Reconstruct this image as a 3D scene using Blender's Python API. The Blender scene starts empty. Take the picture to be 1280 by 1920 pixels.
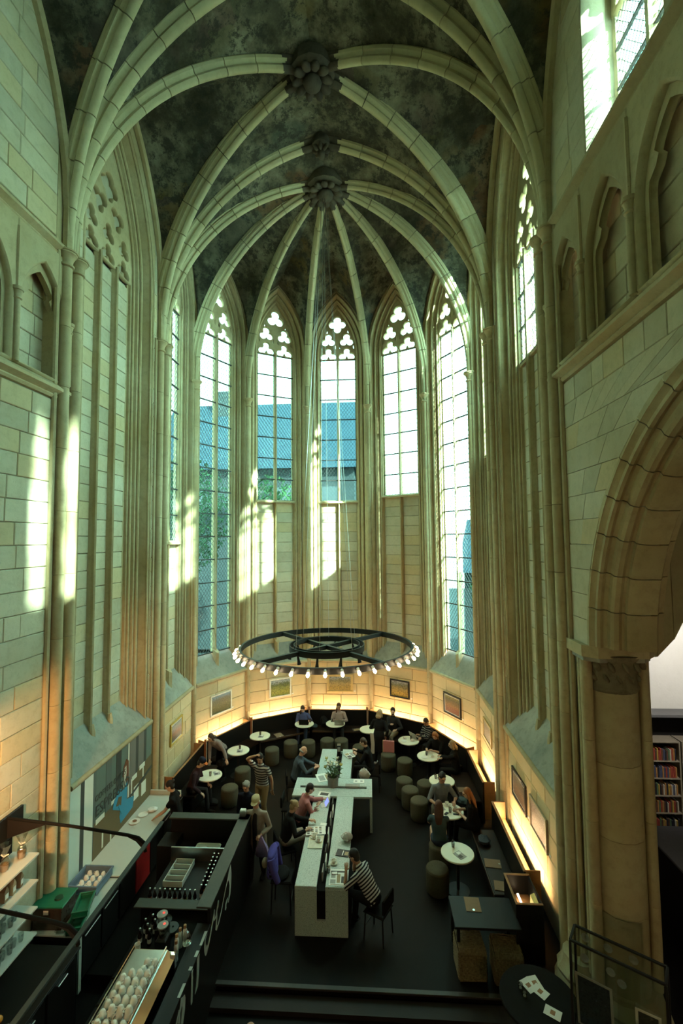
import bpy, bmesh, math, random
from mathutils import Vector, Matrix
random.seed(7)
scn = bpy.context.scene
COL = scn.collection
PI = math.pi
# ---------------------------------------------------------------- camera
F_PX, PIT, YAW, ROL, EYE = 860.4, 0.0604, -0.0612, -0.0095, 7.1
cam_d = bpy.data.cameras.new('camera')
cam_d.sensor_fit = 'VERTICAL'; cam_d.sensor_height = 36.0
cam_d.lens = F_PX / 1920 * 36.0
cam_d.clip_start = 0.05; cam_d.clip_end = 400
cam = bpy.data.objects.new('camera', cam_d); COL.objects.link(cam)
_ex = Vector((math.cos(YAW), -math.sin(YAW), 0)); _y1 = Vector((math.sin(YAW), math.cos(YAW), 0)); _z = Vector((0, 0, 1))
_ed = _y1 * math.cos(PIT) + _z * math.sin(PIT); _eu = -_y1 * math.sin(PIT) + _z * math.cos(PIT)
_r = _ex * math.cos(ROL) + _eu * math.sin(ROL); _u = -_ex * math.sin(ROL) + _eu * math.cos(ROL)
cam.matrix_world = Matrix(((_r.x, _u.x, -_ed.x, 0), (_r.y, _u.y, -_ed.y, 0), (_r.z, _u.z, -_ed.z, EYE), (0, 0, 0, 1)))
scn.camera = cam
# ---------------------------------------------------------------- sky, sun, exposure
SUN_DIR = Vector((-1, .86, -.76)).normalized()
w = bpy.data.worlds.new('sky'); scn.world = w; w.use_nodes = True
nt = w.node_tree; nt.nodes.clear()
o_ = nt.nodes.new('ShaderNodeOutputWorld'); bg = nt.nodes.new('ShaderNodeBackground')
tc = nt.nodes.new('ShaderNodeTexCoord'); sx = nt.nodes.new('ShaderNodeSeparateXYZ'); rp = nt.nodes.new('ShaderNodeValToRGB')
nt.links.new(tc.outputs['Generated'], sx.inputs[0]); nt.links.new(sx.outputs[2], rp.inputs[0])
rp.color_ramp.elements[0].position = 0.0; rp.color_ramp.elements[0].color = (.76, .96, .88, 1)
rp.color_ramp.elements[1].position = 0.8; rp.color_ramp.elements[1].color = (.62, .90, .90, 1)
dp = nt.nodes.new('ShaderNodeVectorMath'); dp.operation = 'DOT_PRODUCT'; dp.inputs[1].default_value = tuple(-SUN_DIR)     # hazy brightening of the sky towards the sun
nt.links.new(tc.outputs['Generated'], dp.inputs[0])
ha = nt.nodes.new('ShaderNodeMapRange'); ha.inputs['From Min'].default_value = -.6; ha.inputs['From Max'].default_value = 1; ha.inputs['To Min'].default_value = 6.0; ha.inputs['To Max'].default_value = 28.0; ha.interpolation_type = 'SMOOTHSTEP'
nt.links.new(dp.outputs['Value'], ha.inputs['Value']); nt.links.new(ha.outputs[0], bg.inputs[1])
nt.links.new(rp.outputs[0], bg.inputs[0])
nt.links.new(bg.outputs[0], o_.inputs[0])
sun_d = bpy.data.lights.new('sun', 'SUN'); sun_d.energy = 60; sun_d.angle = 0.018; sun_d.color = (1, .97, .86)
sun = bpy.data.objects.new('sun', sun_d); COL.objects.link(sun)
sun.rotation_euler = SUN_DIR.to_track_quat('-Z', 'Y').to_euler(); sun.location = (30, -20, 40)
scn.view_settings.view_transform = 'Standard'; scn.view_settings.look = 'None'
scn.view_settings.gamma = 1; scn.view_settings.use_curve_mapping = False
scn.view_settings.exposure = 0.5
scn.cycles.max_bounces = 7; scn.cycles.diffuse_bounces = 4; scn.cycles.glossy_bounces = 3
scn.cycles.transparent_max_bounces = 16; scn.cycles.transmission_bounces = 6
scn.cycles.sample_clamp_indirect = 6; scn.cycles.use_denoising = True
scn.cycles.caustics_reflective = False; scn.cycles.caustics_refractive = False
def portal(loc, rotz, sx_, sz_, tilt=PI/2):
    d = bpy.data.lights.new('sky_portal', 'AREA'); d.shape = 'RECTANGLE'; d.size = sx_; d.size_y = sz_; d.cycles.is_portal = True
    p = bpy.data.objects.new('sky_portal', d); COL.objects.link(p); p.location = loc; p.rotation_euler = (tilt, 0, rotz)
# ---------------------------------------------------------------- helpers
def tag(o, label=None, cat=None, group=None, kind=None):
    if label: o['label'] = label
    if cat: o['category'] = cat
    if group: o['group'] = group
    if kind: o['kind'] = kind
    return o
def raw(name, me, mat=None, parent=None, loc=None, rot=None, scale=None):
    o = bpy.data.objects.new(name, me); COL.objects.link(o)
    if mat is not None and me is not None and not me.materials: me.materials.append(mat)
    if parent: o.parent = parent
    if loc is not None: o.location = loc
    if rot is not None: o.rotation_euler = rot
    if scale is not None: o.scale = scale
    return o
def empty(name, loc=(0, 0, 0), rz=0, label=None, cat=None, group=None, kind=None):
    o = bpy.data.objects.new(name, None); COL.objects.link(o); o.location = loc; o.rotation_euler = (0, 0, rz); o.empty_display_size = .1
    return tag(o, label, cat, group, kind)
def copy_tree(o, parent=None):
    c = o.copy(); COL.objects.link(c)
    if parent: c.parent = parent
    for ch in list(o.children): copy_tree(ch, c)
    return c
class MB:
    def __init__(s): s.v = []; s.f = []
    def add(s, vs, fs):
        b = len(s.v); s.v += [tuple(v) for v in vs]; s.f += [tuple(b + i for i in f) for f in fs]; return s
    def box(s, x0, x1, y0, y1, z0, z1):
        return s.add([(x0,y0,z0),(x1,y0,z0),(x1,y1,z0),(x0,y1,z0),(x0,y0,z1),(x1,y0,z1),(x1,y1,z1),(x0,y1,z1)],
                     [(0,3,2,1),(4,5,6,7),(0,1,5,4),(1,2,6,5),(2,3,7,6),(3,0,4,7)])
    def bbox(s, x0, x1, y0, y1, z0, z1, b=.01):      # box with chamfered edges
        b = min(b, (x1-x0)*.45, (y1-y0)*.45, (z1-z0)*.45)
        P = [(x0+b,x1-b,y0+b,y1-b,z0),(x0,x1,y0,y1,z0+b),(x0,x1,y0,y1,z1-b),(x0+b,x1-b,y0+b,y1-b,z1)]
        vs = []
        for k,(a,c,d,e,z) in enumerate(P): vs += [(a,d,z),(c,d,z),(c,e,z),(a,e,z)]
        fs = [(3,2,1,0),(12,13,14,15)]
        for k in range(3):
            for i in range(4): fs.append((4*k+i,4*k+(i+1)%4,4*k+4+(i+1)%4,4*k+4+i))
        return s.add(vs, fs)
    def prism(s, poly, vec):                          # poly: 3d points, extruded by vec
        n = len(poly); vec = Vector(vec); P = [Vector(p) for p in poly]
        return s.add(P + [p + vec for p in P], [tuple(range(n))[::-1], tuple(range(n, 2*n))] + [(i,(i+1)%n,n+(i+1)%n,n+i) for i in range(n)])
    def loft(s, rings, closed=True, caps=True):
        n = len(rings[0]); vs = [p for r in rings for p in r]; fs = []
        for k in range(len(rings)-1):
            for i in range(n if closed else n-1):
                j = (i+1) % n; fs.append((k*n+i, k*n+j, k*n+n+j, k*n+n+i))
        if caps and closed:
            fs.append(tuple(range(n))[::-1]); fs.append(tuple(range(len(vs)-n, len(vs))))
        return s.add(vs, fs)
    def tube(s, pts, r, n=8, caps=True, flat=None):
        P = [Vector(p) for p in pts]; m = len(P); rr = r if isinstance(r, (list, tuple)) else [r]*m
        rings = []; ref = None
        for i in range(m):
            t = (P[min(i+1,m-1)] - P[max(i-1,0)]).normalized()
            if ref is None:
                ref = Vector((1,0,0)) if abs(t.x) < .8 else Vector((0,1,0))
            a = (ref - t*ref.dot(t)).normalized(); ref = a; b = t.cross(a)
            ra, rb = rr[i] if isinstance(rr[i], (list, tuple)) else (rr[i], rr[i])
            rings.append([P[i] + a*ra*math.cos(2*PI*k/n) + b*rb*math.sin(2*PI*k/n) for k in range(n)])
        return s.loft(rings, True, caps)
    def lathe(s, prof, n=16, c=(0,0,0), caps=True):
        return s.loft([[(c[0]+r*math.cos(2*PI*k/n), c[1]+r*math.sin(2*PI*k/n), c[2]+z) for k in range(n)] for r, z in prof], True, caps)
    def ell(s, c, r, n=10, m=7, M=None):
        rings = []
        for j in range(m+1):
            ph = -PI/2 + PI*j/m; cr = max(math.cos(ph), .02)
            ring = [Vector((r[0]*cr*math.cos(2*PI*k/n), r[1]*cr*math.sin(2*PI*k/n), r[2]*math.sin(ph))) for k in range(n)]
            if M: ring = [M @ v for v in ring]
            rings.append([v + Vector(c) for v in ring])
        return s.loft(rings)
    def obox(s, c, ax_, hx, hy, hz):                   # oriented box, ax_ = (ux,uy,uz)
        c = Vector(c); u, v, w_ = [Vector(a).normalized() for a in ax_]
        P = [c + u*hx*i + v*hy*j + w_*hz*k for k in (-1,1) for i, j in ((-1,-1),(1,-1),(1,1),(-1,1))]
        return s.add(P, [(0,3,2,1),(4,5,6,7),(0,1,5,4),(1,2,6,5),(2,3,7,6),(3,0,4,7)])
    def mesh(s, name, mat=None, smooth=None):
        me = bpy.data.meshes.new(name); me.from_pydata(s.v, [], s.f); me.update()
        bm = bmesh.new(); bm.from_mesh(me); bmesh.ops.recalc_face_normals(bm, faces=bm.faces); bm.to_mesh(me); bm.free()
        if smooth is not None:
            me.shade_smooth(); me.set_sharp_from_angle(angle=math.radians(smooth))
        if mat is not None: me.materials.append(mat)
        return me
    def build(s, name, mat, parent=None, smooth=None, **kw):
        return raw(name, s.mesh(name, mat, smooth), None, parent, **kw)
def bar_(p, q, w_, h=None):                            # straight rectangular bar between two points
    p, q = Vector(p), Vector(q); t = (q-p).normalized(); h = h or w_
    a = t.cross(Vector((0,0,1)));
    if a.length < .05: a = Vector((1,0,0))
    a.normalize(); b = a.cross(t)
    return MB().obox((p+q)/2, (t, a, b), (q-p).length/2, w_/2, h/2)
# ---------------------------------------------------------------- materials
def newmat(name):
    m = bpy.data.materials.new(name); m.use_nodes = True; t = m.node_tree; t.nodes.clear()
    out = t.nodes.new('ShaderNodeOutputMaterial'); return m, t, out
def N(t, kind, **kw):
    n = t.nodes.new(kind)
    for k, v in kw.items(): setattr(n, k, v)
    return n
def mixc(t, fac, a, b, mode='MIX'):
    n = t.nodes.new('ShaderNodeMix'); n.data_type = 'RGBA'; n.blend_type = mode
    for sock, v in ((n.inputs[0], fac), (n.inputs[6], a), (n.inputs[7], b)):
        if hasattr(v, 'is_output'): t.links.new(v, sock)
        elif isinstance(v, (int, float)): sock.default_value = v if sock == n.inputs[0] else (v, v, v, 1)
        else: sock.default_value = (*v, 1)
    return n.outputs[2]
def noise(t, scale, detail=4, vec=None, rough=.6):
    n = N(t, 'ShaderNodeTexNoise'); n.inputs['Scale'].default_value = scale; n.inputs['Detail'].default_value = detail; n.inputs['Roughness'].default_value = rough
    if vec is not None: t.links.new(vec, n.inputs['Vector'])
    return n.outputs[0]
def ramp(t, v, stops):
    r = N(t, 'ShaderNodeValToRGB'); t.links.new(v, r.inputs[0]); e = r.color_ramp.elements
    while len(e) < len(stops): e.new(.5)
    for q, (p, c) in zip(e, stops): q.position = p; q.color = (*c, 1) if not isinstance(c, (int, float)) else (c, c, c, 1)
    return r.outputs[0]
def geo_pos(t): return N(t, 'ShaderNodeNewGeometry').outputs['Position']
def obj_co(t): return N(t, 'ShaderNodeTexCoord').outputs['Object']
def bump(t, h, dist=.01, st=.5):
    b = N(t, 'ShaderNodeBump'); b.inputs['Strength'].default_value = st; b.inputs['Distance'].default_value = dist
    t.links.new(h, b.inputs['Height']); return b.outputs[0]
def bsdf(t, out, col, rough=.6, metal=0, nrm=None, spec=.5, **kw):
    b = N(t, 'ShaderNodeBsdfPrincipled')
    if hasattr(col, 'is_output'): t.links.new(col, b.inputs['Base Color'])
    else: b.inputs['Base Color'].default_value = (*col, 1)
    b.inputs['Roughness'].default_value = rough; b.inputs['Metallic'].default_value = metal; b.inputs['Specular IOR Level'].default_value = spec
    if nrm is not None: t.links.new(nrm, b.inputs['Normal'])
    for k, v in kw.items():
        b.inputs[k.replace('_', ' ')].default_value = v
    t.links.new(b.outputs[0], out.inputs[0]); return b
def pm(name, col, rough=.6, metal=0, amt=.25, sc=14, spec=.4):
    m, t, out = newmat(name)
    n = noise(t, sc, 3, obj_co(t))
    c = mixc(t, n, [x*(1-amt) for x in col], [min(1, x*(1+amt)) for x in col])
    bsdf(t, out, c, rough, metal, spec=spec); return m
def stone(name, ca, cb, cc=None, soot=.25, bs=.35):
    m, t, out = newmat(name); p = geo_pos(t)
    rnd = N(t, 'ShaderNodeObjectInfo').outputs['Random']
    c = mixc(t, ramp(t, noise(t, .55, 4, p), [(.35, 0.), (.68, 1.)]), ca, cb)
    c = mixc(t, ramp(t, rnd, [(0, .82), (.55, 1.), (.8, 1.0), (1, 1.12)]), (0, 0, 0), c, 'MIX')
    if cc: c = mixc(t, ramp(t, rnd, [(.78, 0.), (.8, .6)]), c, cc)
    fine = noise(t, 7, 6, p, .7)
    c = mixc(t, ramp(t, fine, [(.3, soot), (.52, 0.)]), c, [x*.45 for x in ca])
    pits = noise(t, 55, 3, p)
    c = mixc(t, ramp(t, pits, [(.27, .6), (.34, 0.)]), c, [x*.4 for x in ca])
    bsdf(t, out, c, .9, nrm=bump(t, fine, .02, bs), spec=.2); return m
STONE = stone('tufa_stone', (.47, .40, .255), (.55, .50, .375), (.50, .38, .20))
STONE2 = stone('shaft_stone', (.40, .31, .165), (.50, .425, .27), None, .3)
RIBST = stone('rib_stone', (.43, .365, .21), (.52, .46, .29), None, .2)
JOINT = stone('lime_mortar', (.37, .32, .22), (.45, .41, .30), None, .2)
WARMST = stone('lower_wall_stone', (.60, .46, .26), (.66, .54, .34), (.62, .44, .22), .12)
SLATE = stone('sill_slate', (.22, .23, .20), (.40, .39, .32), None, .4)
DARKST = stone('sooty_stone', (.06, .05, .04), (.12, .10, .07), None, .5)
PLASTER = stone('white_plaster', (.66, .65, .60), (.74, .73, .68), None, .06)
def web_mat():
    m, t, out = newmat('painted_vault_plaster'); p = geo_pos(t)
    d = noise(t, .9, 6, p, .72)
    c = ramp(t, d, [(.30, (.018, .016, .011)), (.45, (.055, .050, .034)), (.56, (.13, .12, .083)), (.72, (.24, .225, .16))])
    v = N(t, 'ShaderNodeTexVoronoi'); v.inputs['Scale'].default_value = .8; v.inputs['Randomness'].default_value = 1
    wv = N(t, 'ShaderNodeVectorMath', operation='ADD'); nz = N(t, 'ShaderNodeTexNoise'); nz.inputs['Scale'].default_value = 1.6
    t.links.new(p, nz.inputs['Vector']); t.links.new(p, wv.inputs[0]); t.links.new(nz.outputs[1], wv.inputs[1]); t.links.new(wv.outputs[0], v.inputs['Vector'])
    hue = N(t, 'ShaderNodeSeparateColor'); t.links.new(v.outputs['Color'], hue.inputs[0])
    pc = ramp(t, hue.outputs[0], [(.0, (.13, .04, .02)), (.3, (.15, .10, .025)), (.5, (.03, .055, .05)), (.7, (.09, .05, .045)), (1, (.10, .095, .07))])
    msk = ramp(t, noise(t, .55, 3, p), [(.52, 0.), (.60, .75)])
    c = mixc(t, msk, c, mixc(t, .7, c, pc))
    pat = noise(t, 3.2, 8, p, .8)
    c = mixc(t, ramp(t, pat, [(.43, .85), (.50, 0.)]), c, (.028, .027, .022))
    bsdf(t, out, c, .95, nrm=bump(t, pat, .03, .5), spec=.15); return m
WEB = web_mat()
def glass_mat(name, tint, gl=.05, rough=.05):
    m, t, out = newmat(name)
    tr = N(t, 'ShaderNodeBsdfTransparent'); tr.inputs[0].default_value = (*tint, 1)
    g = N(t, 'ShaderNodeBsdfGlossy'); g.inputs['Roughness'].default_value = rough
    mx = N(t, 'ShaderNodeMixShader'); mx.inputs[0].default_value = gl
    t.links.new(tr.outputs[0], mx.inputs[1]); t.links.new(g.outputs[0], mx.inputs[2]); t.links.new(mx.outputs[0], out.inputs[0]); return m
GLASS = glass_mat('pale_leaded_glass', (.66, .84, .80), .02, .2)
CLEAR = glass_mat('clear_glass', (.90, .93, .92), .08, .03)
TUMBLER = glass_mat('drinking_glass', (.80, .83, .82), .22, .08)
LEAD = pm('lead_came', (.05, .055, .055), .6)
IRON = pm('window_iron', (.03, .03, .03), .6)
BLACK = pm('black_lacquer', (.008, .0072, .0065), .45, 0, .2, 8, .18)
BLACKM = pm('black_matt', (.007, .0065, .006), .8, 0, .25, 14, .12)
STEELBLK = pm('black_steel', (.012, .012, .011), .5, 0, .2, 14, .3)
WOODBK = pm('dark_bench_wood', (.016, .009, .006), .4, 0, .4, 5, .2)
WOODBR = pm('brown_ply_edge', (.30, .15, .06), .5, 0, .3, 12)
WHITE = pm('white_laminate', (.48, .49, .43), .35, 0, .04)
CREAM = pm('cream_tabletop', (.68, .66, .52), .35, 0, .05)
PORC = pm('white_porcelain', (.75, .72, .64), .2, 0, .04)
POUF = pm('olive_pouf_fabric', (.070, .064, .042), .95, 0, .45, 60, .1)
STEEL = pm('brushed_steel', (.50, .50, .48), .28, 1, .1)
CHROME = pm('chrome', (.72, .72, .72), .08, 1, .05)
PAPER = pm('paper', (.72, .71, .66), .8, 0, .05)
MENU = pm('brown_kraft_cover', (.23, .15, .09), .8, 0, .12)
FLOORM = pm('dark_floor_boards', (.0070, .0058, .0048), .5, 0, .35, 3, .07)
def emit(name, col, st):
    m, t, out = newmat(name); e = N(t, 'ShaderNodeEmission'); e.inputs[0].default_value = (*col, 1); e.inputs[1].default_value = st
    t.links.new(e.outputs[0], out.inputs[0]); return m
STRIP = emit('warm_fluorescent_tube', (1, .72, .38), 150)
BULB = emit('lit_bulb', (1, .76, .44), 38)
# ================================================================ STRUCTURE
CX, CY, RA, HW = -1.178, 12.977, 4.493, 4.38
XL, XR = CX - HW, CX + HW
Y0, Y1, Y2 = 4.16, 7.95, 11.74
AP = RA * math.cos(PI/12)
ZC, ZP = 12.23, 12.42
DEFER = []
def st(o, label): return tag(o, label, None, None, 'structure')
UNIT_STONE = MB()
UNIT_STONE.add([(0,1,0),(1,1,0),(1,1,1),(0,1,1),(0,.3,0),(1,.3,0),(1,.3,1),(0,.3,1),(.015,0,.03),(.985,0,.03),(.985,0,.97),(.015,0,.97)],
    [(8,9,10,11),(4,5,9,8),(5,6,10,9),(6,7,11,10),(7,4,8,11),(0,1,5,4),(1,2,6,5),(2,3,7,6),(3,0,4,7)])
UNIT_STONE = UNIT_STONE.mesh('stone', STONE)
UNIT_WARM = UNIT_STONE.copy(); UNIT_WARM.materials.clear(); UNIT_WARM.materials.append(WARMST)
UNIT_PLAS = UNIT_STONE.copy(); UNIT_PLAS.materials.clear(); UNIT_PLAS.materials.append(PLASTER)
def ashlar(root, u0, u1, z0, z1, y=0.0, unit=None, hole=None, course=.36, thick=.035, wmin=.45, wmax=.85, name='stone'):
    unit = unit or UNIT_STONE
    n = max(1, round((z1-z0)/course)); h = (z1-z0)/n; g = .0045
    for k in range(n):
        a, b = z0+k*h, z0+(k+1)*h
        hs = [hole(a), hole(b)] if hole else [None, None]
        spans = []
        if hs[0] is None and hs[1] is None: spans = [(u0, u0, u1, u1)]
        else:
            h0 = hs[0] or hs[1]; h1 = hs[1] or hs[0]
            if hs[1] is None: h1 = ((h0[0]+h0[1])/2, (h0[0]+h0[1])/2)
            if hs[0] is None: h0 = ((h1[0]+h1[1])/2, (h1[0]+h1[1])/2)
            if min(h0[0], h1[0]) > u0+.05: spans.append((u0, u0, h0[0], h1[0]))
            if max(h0[1], h1[1]) < u1-.05: spans.append((h0[1], h1[1], u1, u1))
        for (la, lb, ra, rb) in spans:
            W_ = max(ra-la, rb-lb); m = max(1, round(W_/random.uniform(wmin, wmax)))
            cuts = [0] + sorted((i+random.uniform(-.22, .22))/m for i in range(1, m)) + [1]
            for i in range(m):
                xa0, xa1 = la+(ra-la)*cuts[i], la+(ra-la)*cuts[i+1]; xb0, xb1 = lb+(rb-lb)*cuts[i], lb+(rb-lb)*cuts[i+1]
                yy = y + random.uniform(-.004, .003)
                if abs(xa0-xb0) < 1e-4 and abs(xa1-xb1) < 1e-4:
                    if xa1-xa0 < .03: continue
                    raw(name, unit, None, root, (xa0+g, yy, a+g), None, (xa1-xa0-2*g, thick, h-2*g))
                else:
                    if max(xa1-xa0, xb1-xb0) < .05: continue
                    q = MB().prism([(xa0+g, yy, a+g), (max(xa1-g, xa0+g+.01), yy, a+g), (max(xb1-g, xb0+g+.01), yy, b-g), (xb0+g, yy, b-g)], (0, thick, 0))
                    q.build(name, unit.materials[0], root)
def arch_r(a, h): return (h*h+a*a)/(2*a)
def arch_path(a, r, zs, zb, o, n=9):
    c = r-a; rr = r+o; tm = math.acos(max(-1, min(1, c/rr)))
    L = [(c-rr*math.cos(tm*k/n), zs+rr*math.sin(tm*k/n)) for k in range(n+1)]
    return [(-(a+o), zb)] + L + [(-x, z) for x, z in L[-2::-1]] + [(a+o, zb)]
def surround(prof, a, r, zs, zb, n=9):
    m = MB(); cols = [arch_path(a, r, zs, zb, o, n) for o, y in prof]
    k = len(cols[0]); vs = [(cols[j][i][0], prof[j][1], cols[j][i][1]) for i in range(k) for j in range(len(prof))]
    p = len(prof); fs = [(i*p+j, i*p+j+1, (i+1)*p+j+1, (i+1)*p+j) for i in range(k-1) for j in range(p-1)]
    return m.add(vs, fs)
def half_open(a, r, zs):                      # half width of a pointed opening at height z
    return lambda z: a if z <= zs else (math.sqrt(max(0, r*r-(z-zs)**2))-(r-a) if (z-zs) < r else -1)
def prof_rolls(rec, flat, k=1.0):
    P = [(-.03, rec+.06), (-.03, rec-.02), (.02, rec-.03), (.03, rec-.09)]
    def roll(o, y, r):
        return [(o-r*.7, y+r*.7), (o-r, y), (o-r*.7, y-r*.7), (o, y-r), (o+r*.7, y-r*.7), (o+r, y)]
    P += roll(.085*k, rec-.13, .035) + [(.14*k, rec-.12), (.16*k, rec-.20)] + roll(.235*k, rec-.24, .04) + [(.29*k, rec-.22), (.31*k, rec-.30)]
    P += roll(.37*k, .03, .035) + [(.42*k, .06), (.43*k, .0), (flat, 0.0)]
    return P
def star(circs, c, n=40):
    pts = []
    for k in range(n):
        t = 2*PI*k/n; d = (math.cos(t), math.sin(t)); best = .02
        for (x, z, r) in circs:
            px, pz = x-c[0], z-c[1]; b = px*d[0]+pz*d[1]; disc = b*b-(px*px+pz*pz)+r*r
            if disc > 0: best = max(best, b+math.sqrt(disc))
        pts.append((c[0]+d[0]*best, c[1]+d[1]*best))
    return pts
def foil(c, d, r, k, a0, n=40): return star([(c[0]+d*math.cos(a0+2*PI*i/k), c[1]+d*math.sin(a0+2*PI*i/k), r) for i in range(k)], c, n)
def plate(name, mat, outer, holes, depth, parent, loc, bev=.018):
    cu = bpy.data.curves.new(name, 'CURVE'); cu.dimensions = '2D'; cu.fill_mode = 'BOTH'; cu.extrude = depth/2-bev; cu.bevel_depth = bev; cu.bevel_resolution = 0; cu.offset = -bev*.6
    for L in [outer]+holes:
        s = cu.splines.new('POLY'); s.points.add(len(L)-1); s.use_cyclic_u = True
        for q, (x, z) in zip(s.points, L): q.co = (x, z, 0, 1)
    cu.materials.append(mat)
    o = bpy.data.objects.new(name, cu); COL.objects.link(o); o.parent = parent; o.location = loc; o.rotation_euler = (PI/2, 0, 0)
    DEFER.append(o); return o
def head_holes(c, zb, s=1.0, slit=True):      # cusped light head opening, trefoil above it
    A = star([(c, zb+.35*s, .125*s), (c-.16*s, zb+.12*s, .15*s), (c+.16*s, zb+.12*s, .15*s)], (c, zb+.16*s), 36)
    A = [(x, max(z, zb+.03)) for x, z in A]
    B = foil((c, zb+.78*s), .145*s, .135*s, 3, PI/2)
    H = [A, B]
    if slit:
        for q in (-1, 1): H.append([(c+q*.27*s-.022, zb+.46*s), (c+q*.27*s+.022, zb+.42*s), (c+q*.27*s+.022, zb+.62*s), (c+q*.27*s-.022, zb+.60*s)])
    return H
def lattice_mesh(w_, h, step=.125, t_=.010):
    m = MB(); sl = 1.35
    k = -int(h/step)-1
    def seg(p, q): m.add(bar_(p, q, t_, .008).v, bar_(p, q, t_, .008).f)
    L = []
    c = -h/sl
    while c < w_:
        for sg in (1, -1):
            x0, x1 = (c, c+h/sl) if sg == 1 else (w_-c, w_-c-h/sl)
            z0, z1 = 0, h
            a, b = (x0, z0), (x1, z1)
            pts = []
            for T in (0., 1.): pts.append([a[0]+(b[0]-a[0])*T, a[1]+(b[1]-a[1])*T])
            # clip to 0..w_
            (xa, za), (xb, zb) = pts
            if xa > xb: xa, za, xb, zb = xb, zb, xa, za
            if xb <= 0 or xa >= w_: continue
            if xa < 0: za += (zb-za)*(0-xa)/(xb-xa); xa = 0
            if xb > w_: zb = za+(zb-za)*(w_-xa)/(xb-xa); xb = w_
            if abs(xb-xa) > .03: seg((xa, 0, za), (xb, 0, zb))
        c += step
    return m.mesh('lead_lattice', LEAD)
LATT = {}; PANE = {}; SADDLE = {}
def glaze(root, lights, zs_, yg, lattice=True):
    for (u0, u1) in lights:
        for a, b in zip(zs_[:-1], zs_[1:]):
            key = (round(u1-u0, 3), round(b-a, 3))
            if key not in PANE:
                PANE[key] = MB().box(0, key[0], -.004, .004, 0, key[1]).mesh('pane', GLASS); LATT[key] = lattice_mesh(*key)
                SADDLE[key[0]] = MB().box(-.02, key[0]+.02, -.02, .02, -.018, .018).mesh('saddle_bar', IRON)
            p = raw('pane', PANE[key], None, root, (u0, yg, a))
            if lattice: tag(raw('lead_lattice', LATT[key], None, p, (0, -.012, 0)), kind='stuff')
            raw('saddle_bar', SADDLE[key[0]], None, root, (u0, yg-.03, b))
        k0 = round(u1-u0, 3); raw('saddle_bar', SADDLE[k0], None, root, (u0, yg-.03, zs_[0]))
def mullion(root, u, z0, z1, y, w_=.05, d=.09, name='mullion'):
    m = MB(); P = [(-w_, d), (-w_, .02), (-.022, -d*.6), (-.028, -d-.02), (0, -d-.045), (.028, -d-.02), (.022, -d*.6), (w_, .02), (w_, d)]
    m.prism([(u+a, y+b, z0) for a, b in P], (0, 0, z1-z0)); return m.build(name, STONE2, root)
def rot_of(t): return (0, 0, -t)
def side_frame(i):
    t = math.radians(-90+30*(i-1)); return (CX+AP*math.sin(t), CY+AP*math.cos(t), 0), t
def slope_sill(name, root, hw, z0, z1, y0, y1, mat=SLATE):
    m = MB(); m.prism([(-hw, y0, z0-.10), (-hw, y0, z0), (-hw, y1, z1), (-hw, y1+.05, z1), (-hw, y1+.05, z0-.10)], (2*hw, 0, 0)); o = m.build(name, mat, root)
    r = MB(); r.tube([(-hw, y0, z0-.03), (hw, y0, z0-.03)], .055, 8); r.build('sill_roll', STONE2, root, 50); return o
HS = AP*math.tan(PI/12)                        # half width of an apse side
A2, ZS2, APX2 = .70, 14.3, 16.15; R2 = arch_r(A2, APX2-ZS2)
PROF2 = prof_rolls(.42, .475)
SILL = {1: 7.1, 2: 3.4, 3: 8.6, 4: 8.6, 5: 8.75, 6: 3.4, 7: 9.55}
def two_light_tracery(root, top, y):
    zb = 14.18; hh = half_open(A2, R2, ZS2); out = []
    P = arch_path(A2+.03, R2+.0, ZS2, zb, 0.0, 12)
    H = head_holes(-.36, zb) + head_holes(.36, zb)
    H.append(foil((0, 15.60), .185 if top == 4 else .17, .15 if top == 4 else .165, top, PI/2 if top == 3 else 0, 48))
    for q in (-1, 1): H.append([(q*.465, 15.24), (q*.405, 15.42), (q*.375, 15.27)])
    plate('tracery', STONE2, P, H, .13, root, (0, y, 0))
GL2 = MB().prism([(x, 0, z) for x, z in arch_path(A2, R2, ZS2, 14.18, 0.0, 8)], (0, .006, 0)).mesh('tracery_glass', GLASS)
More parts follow.
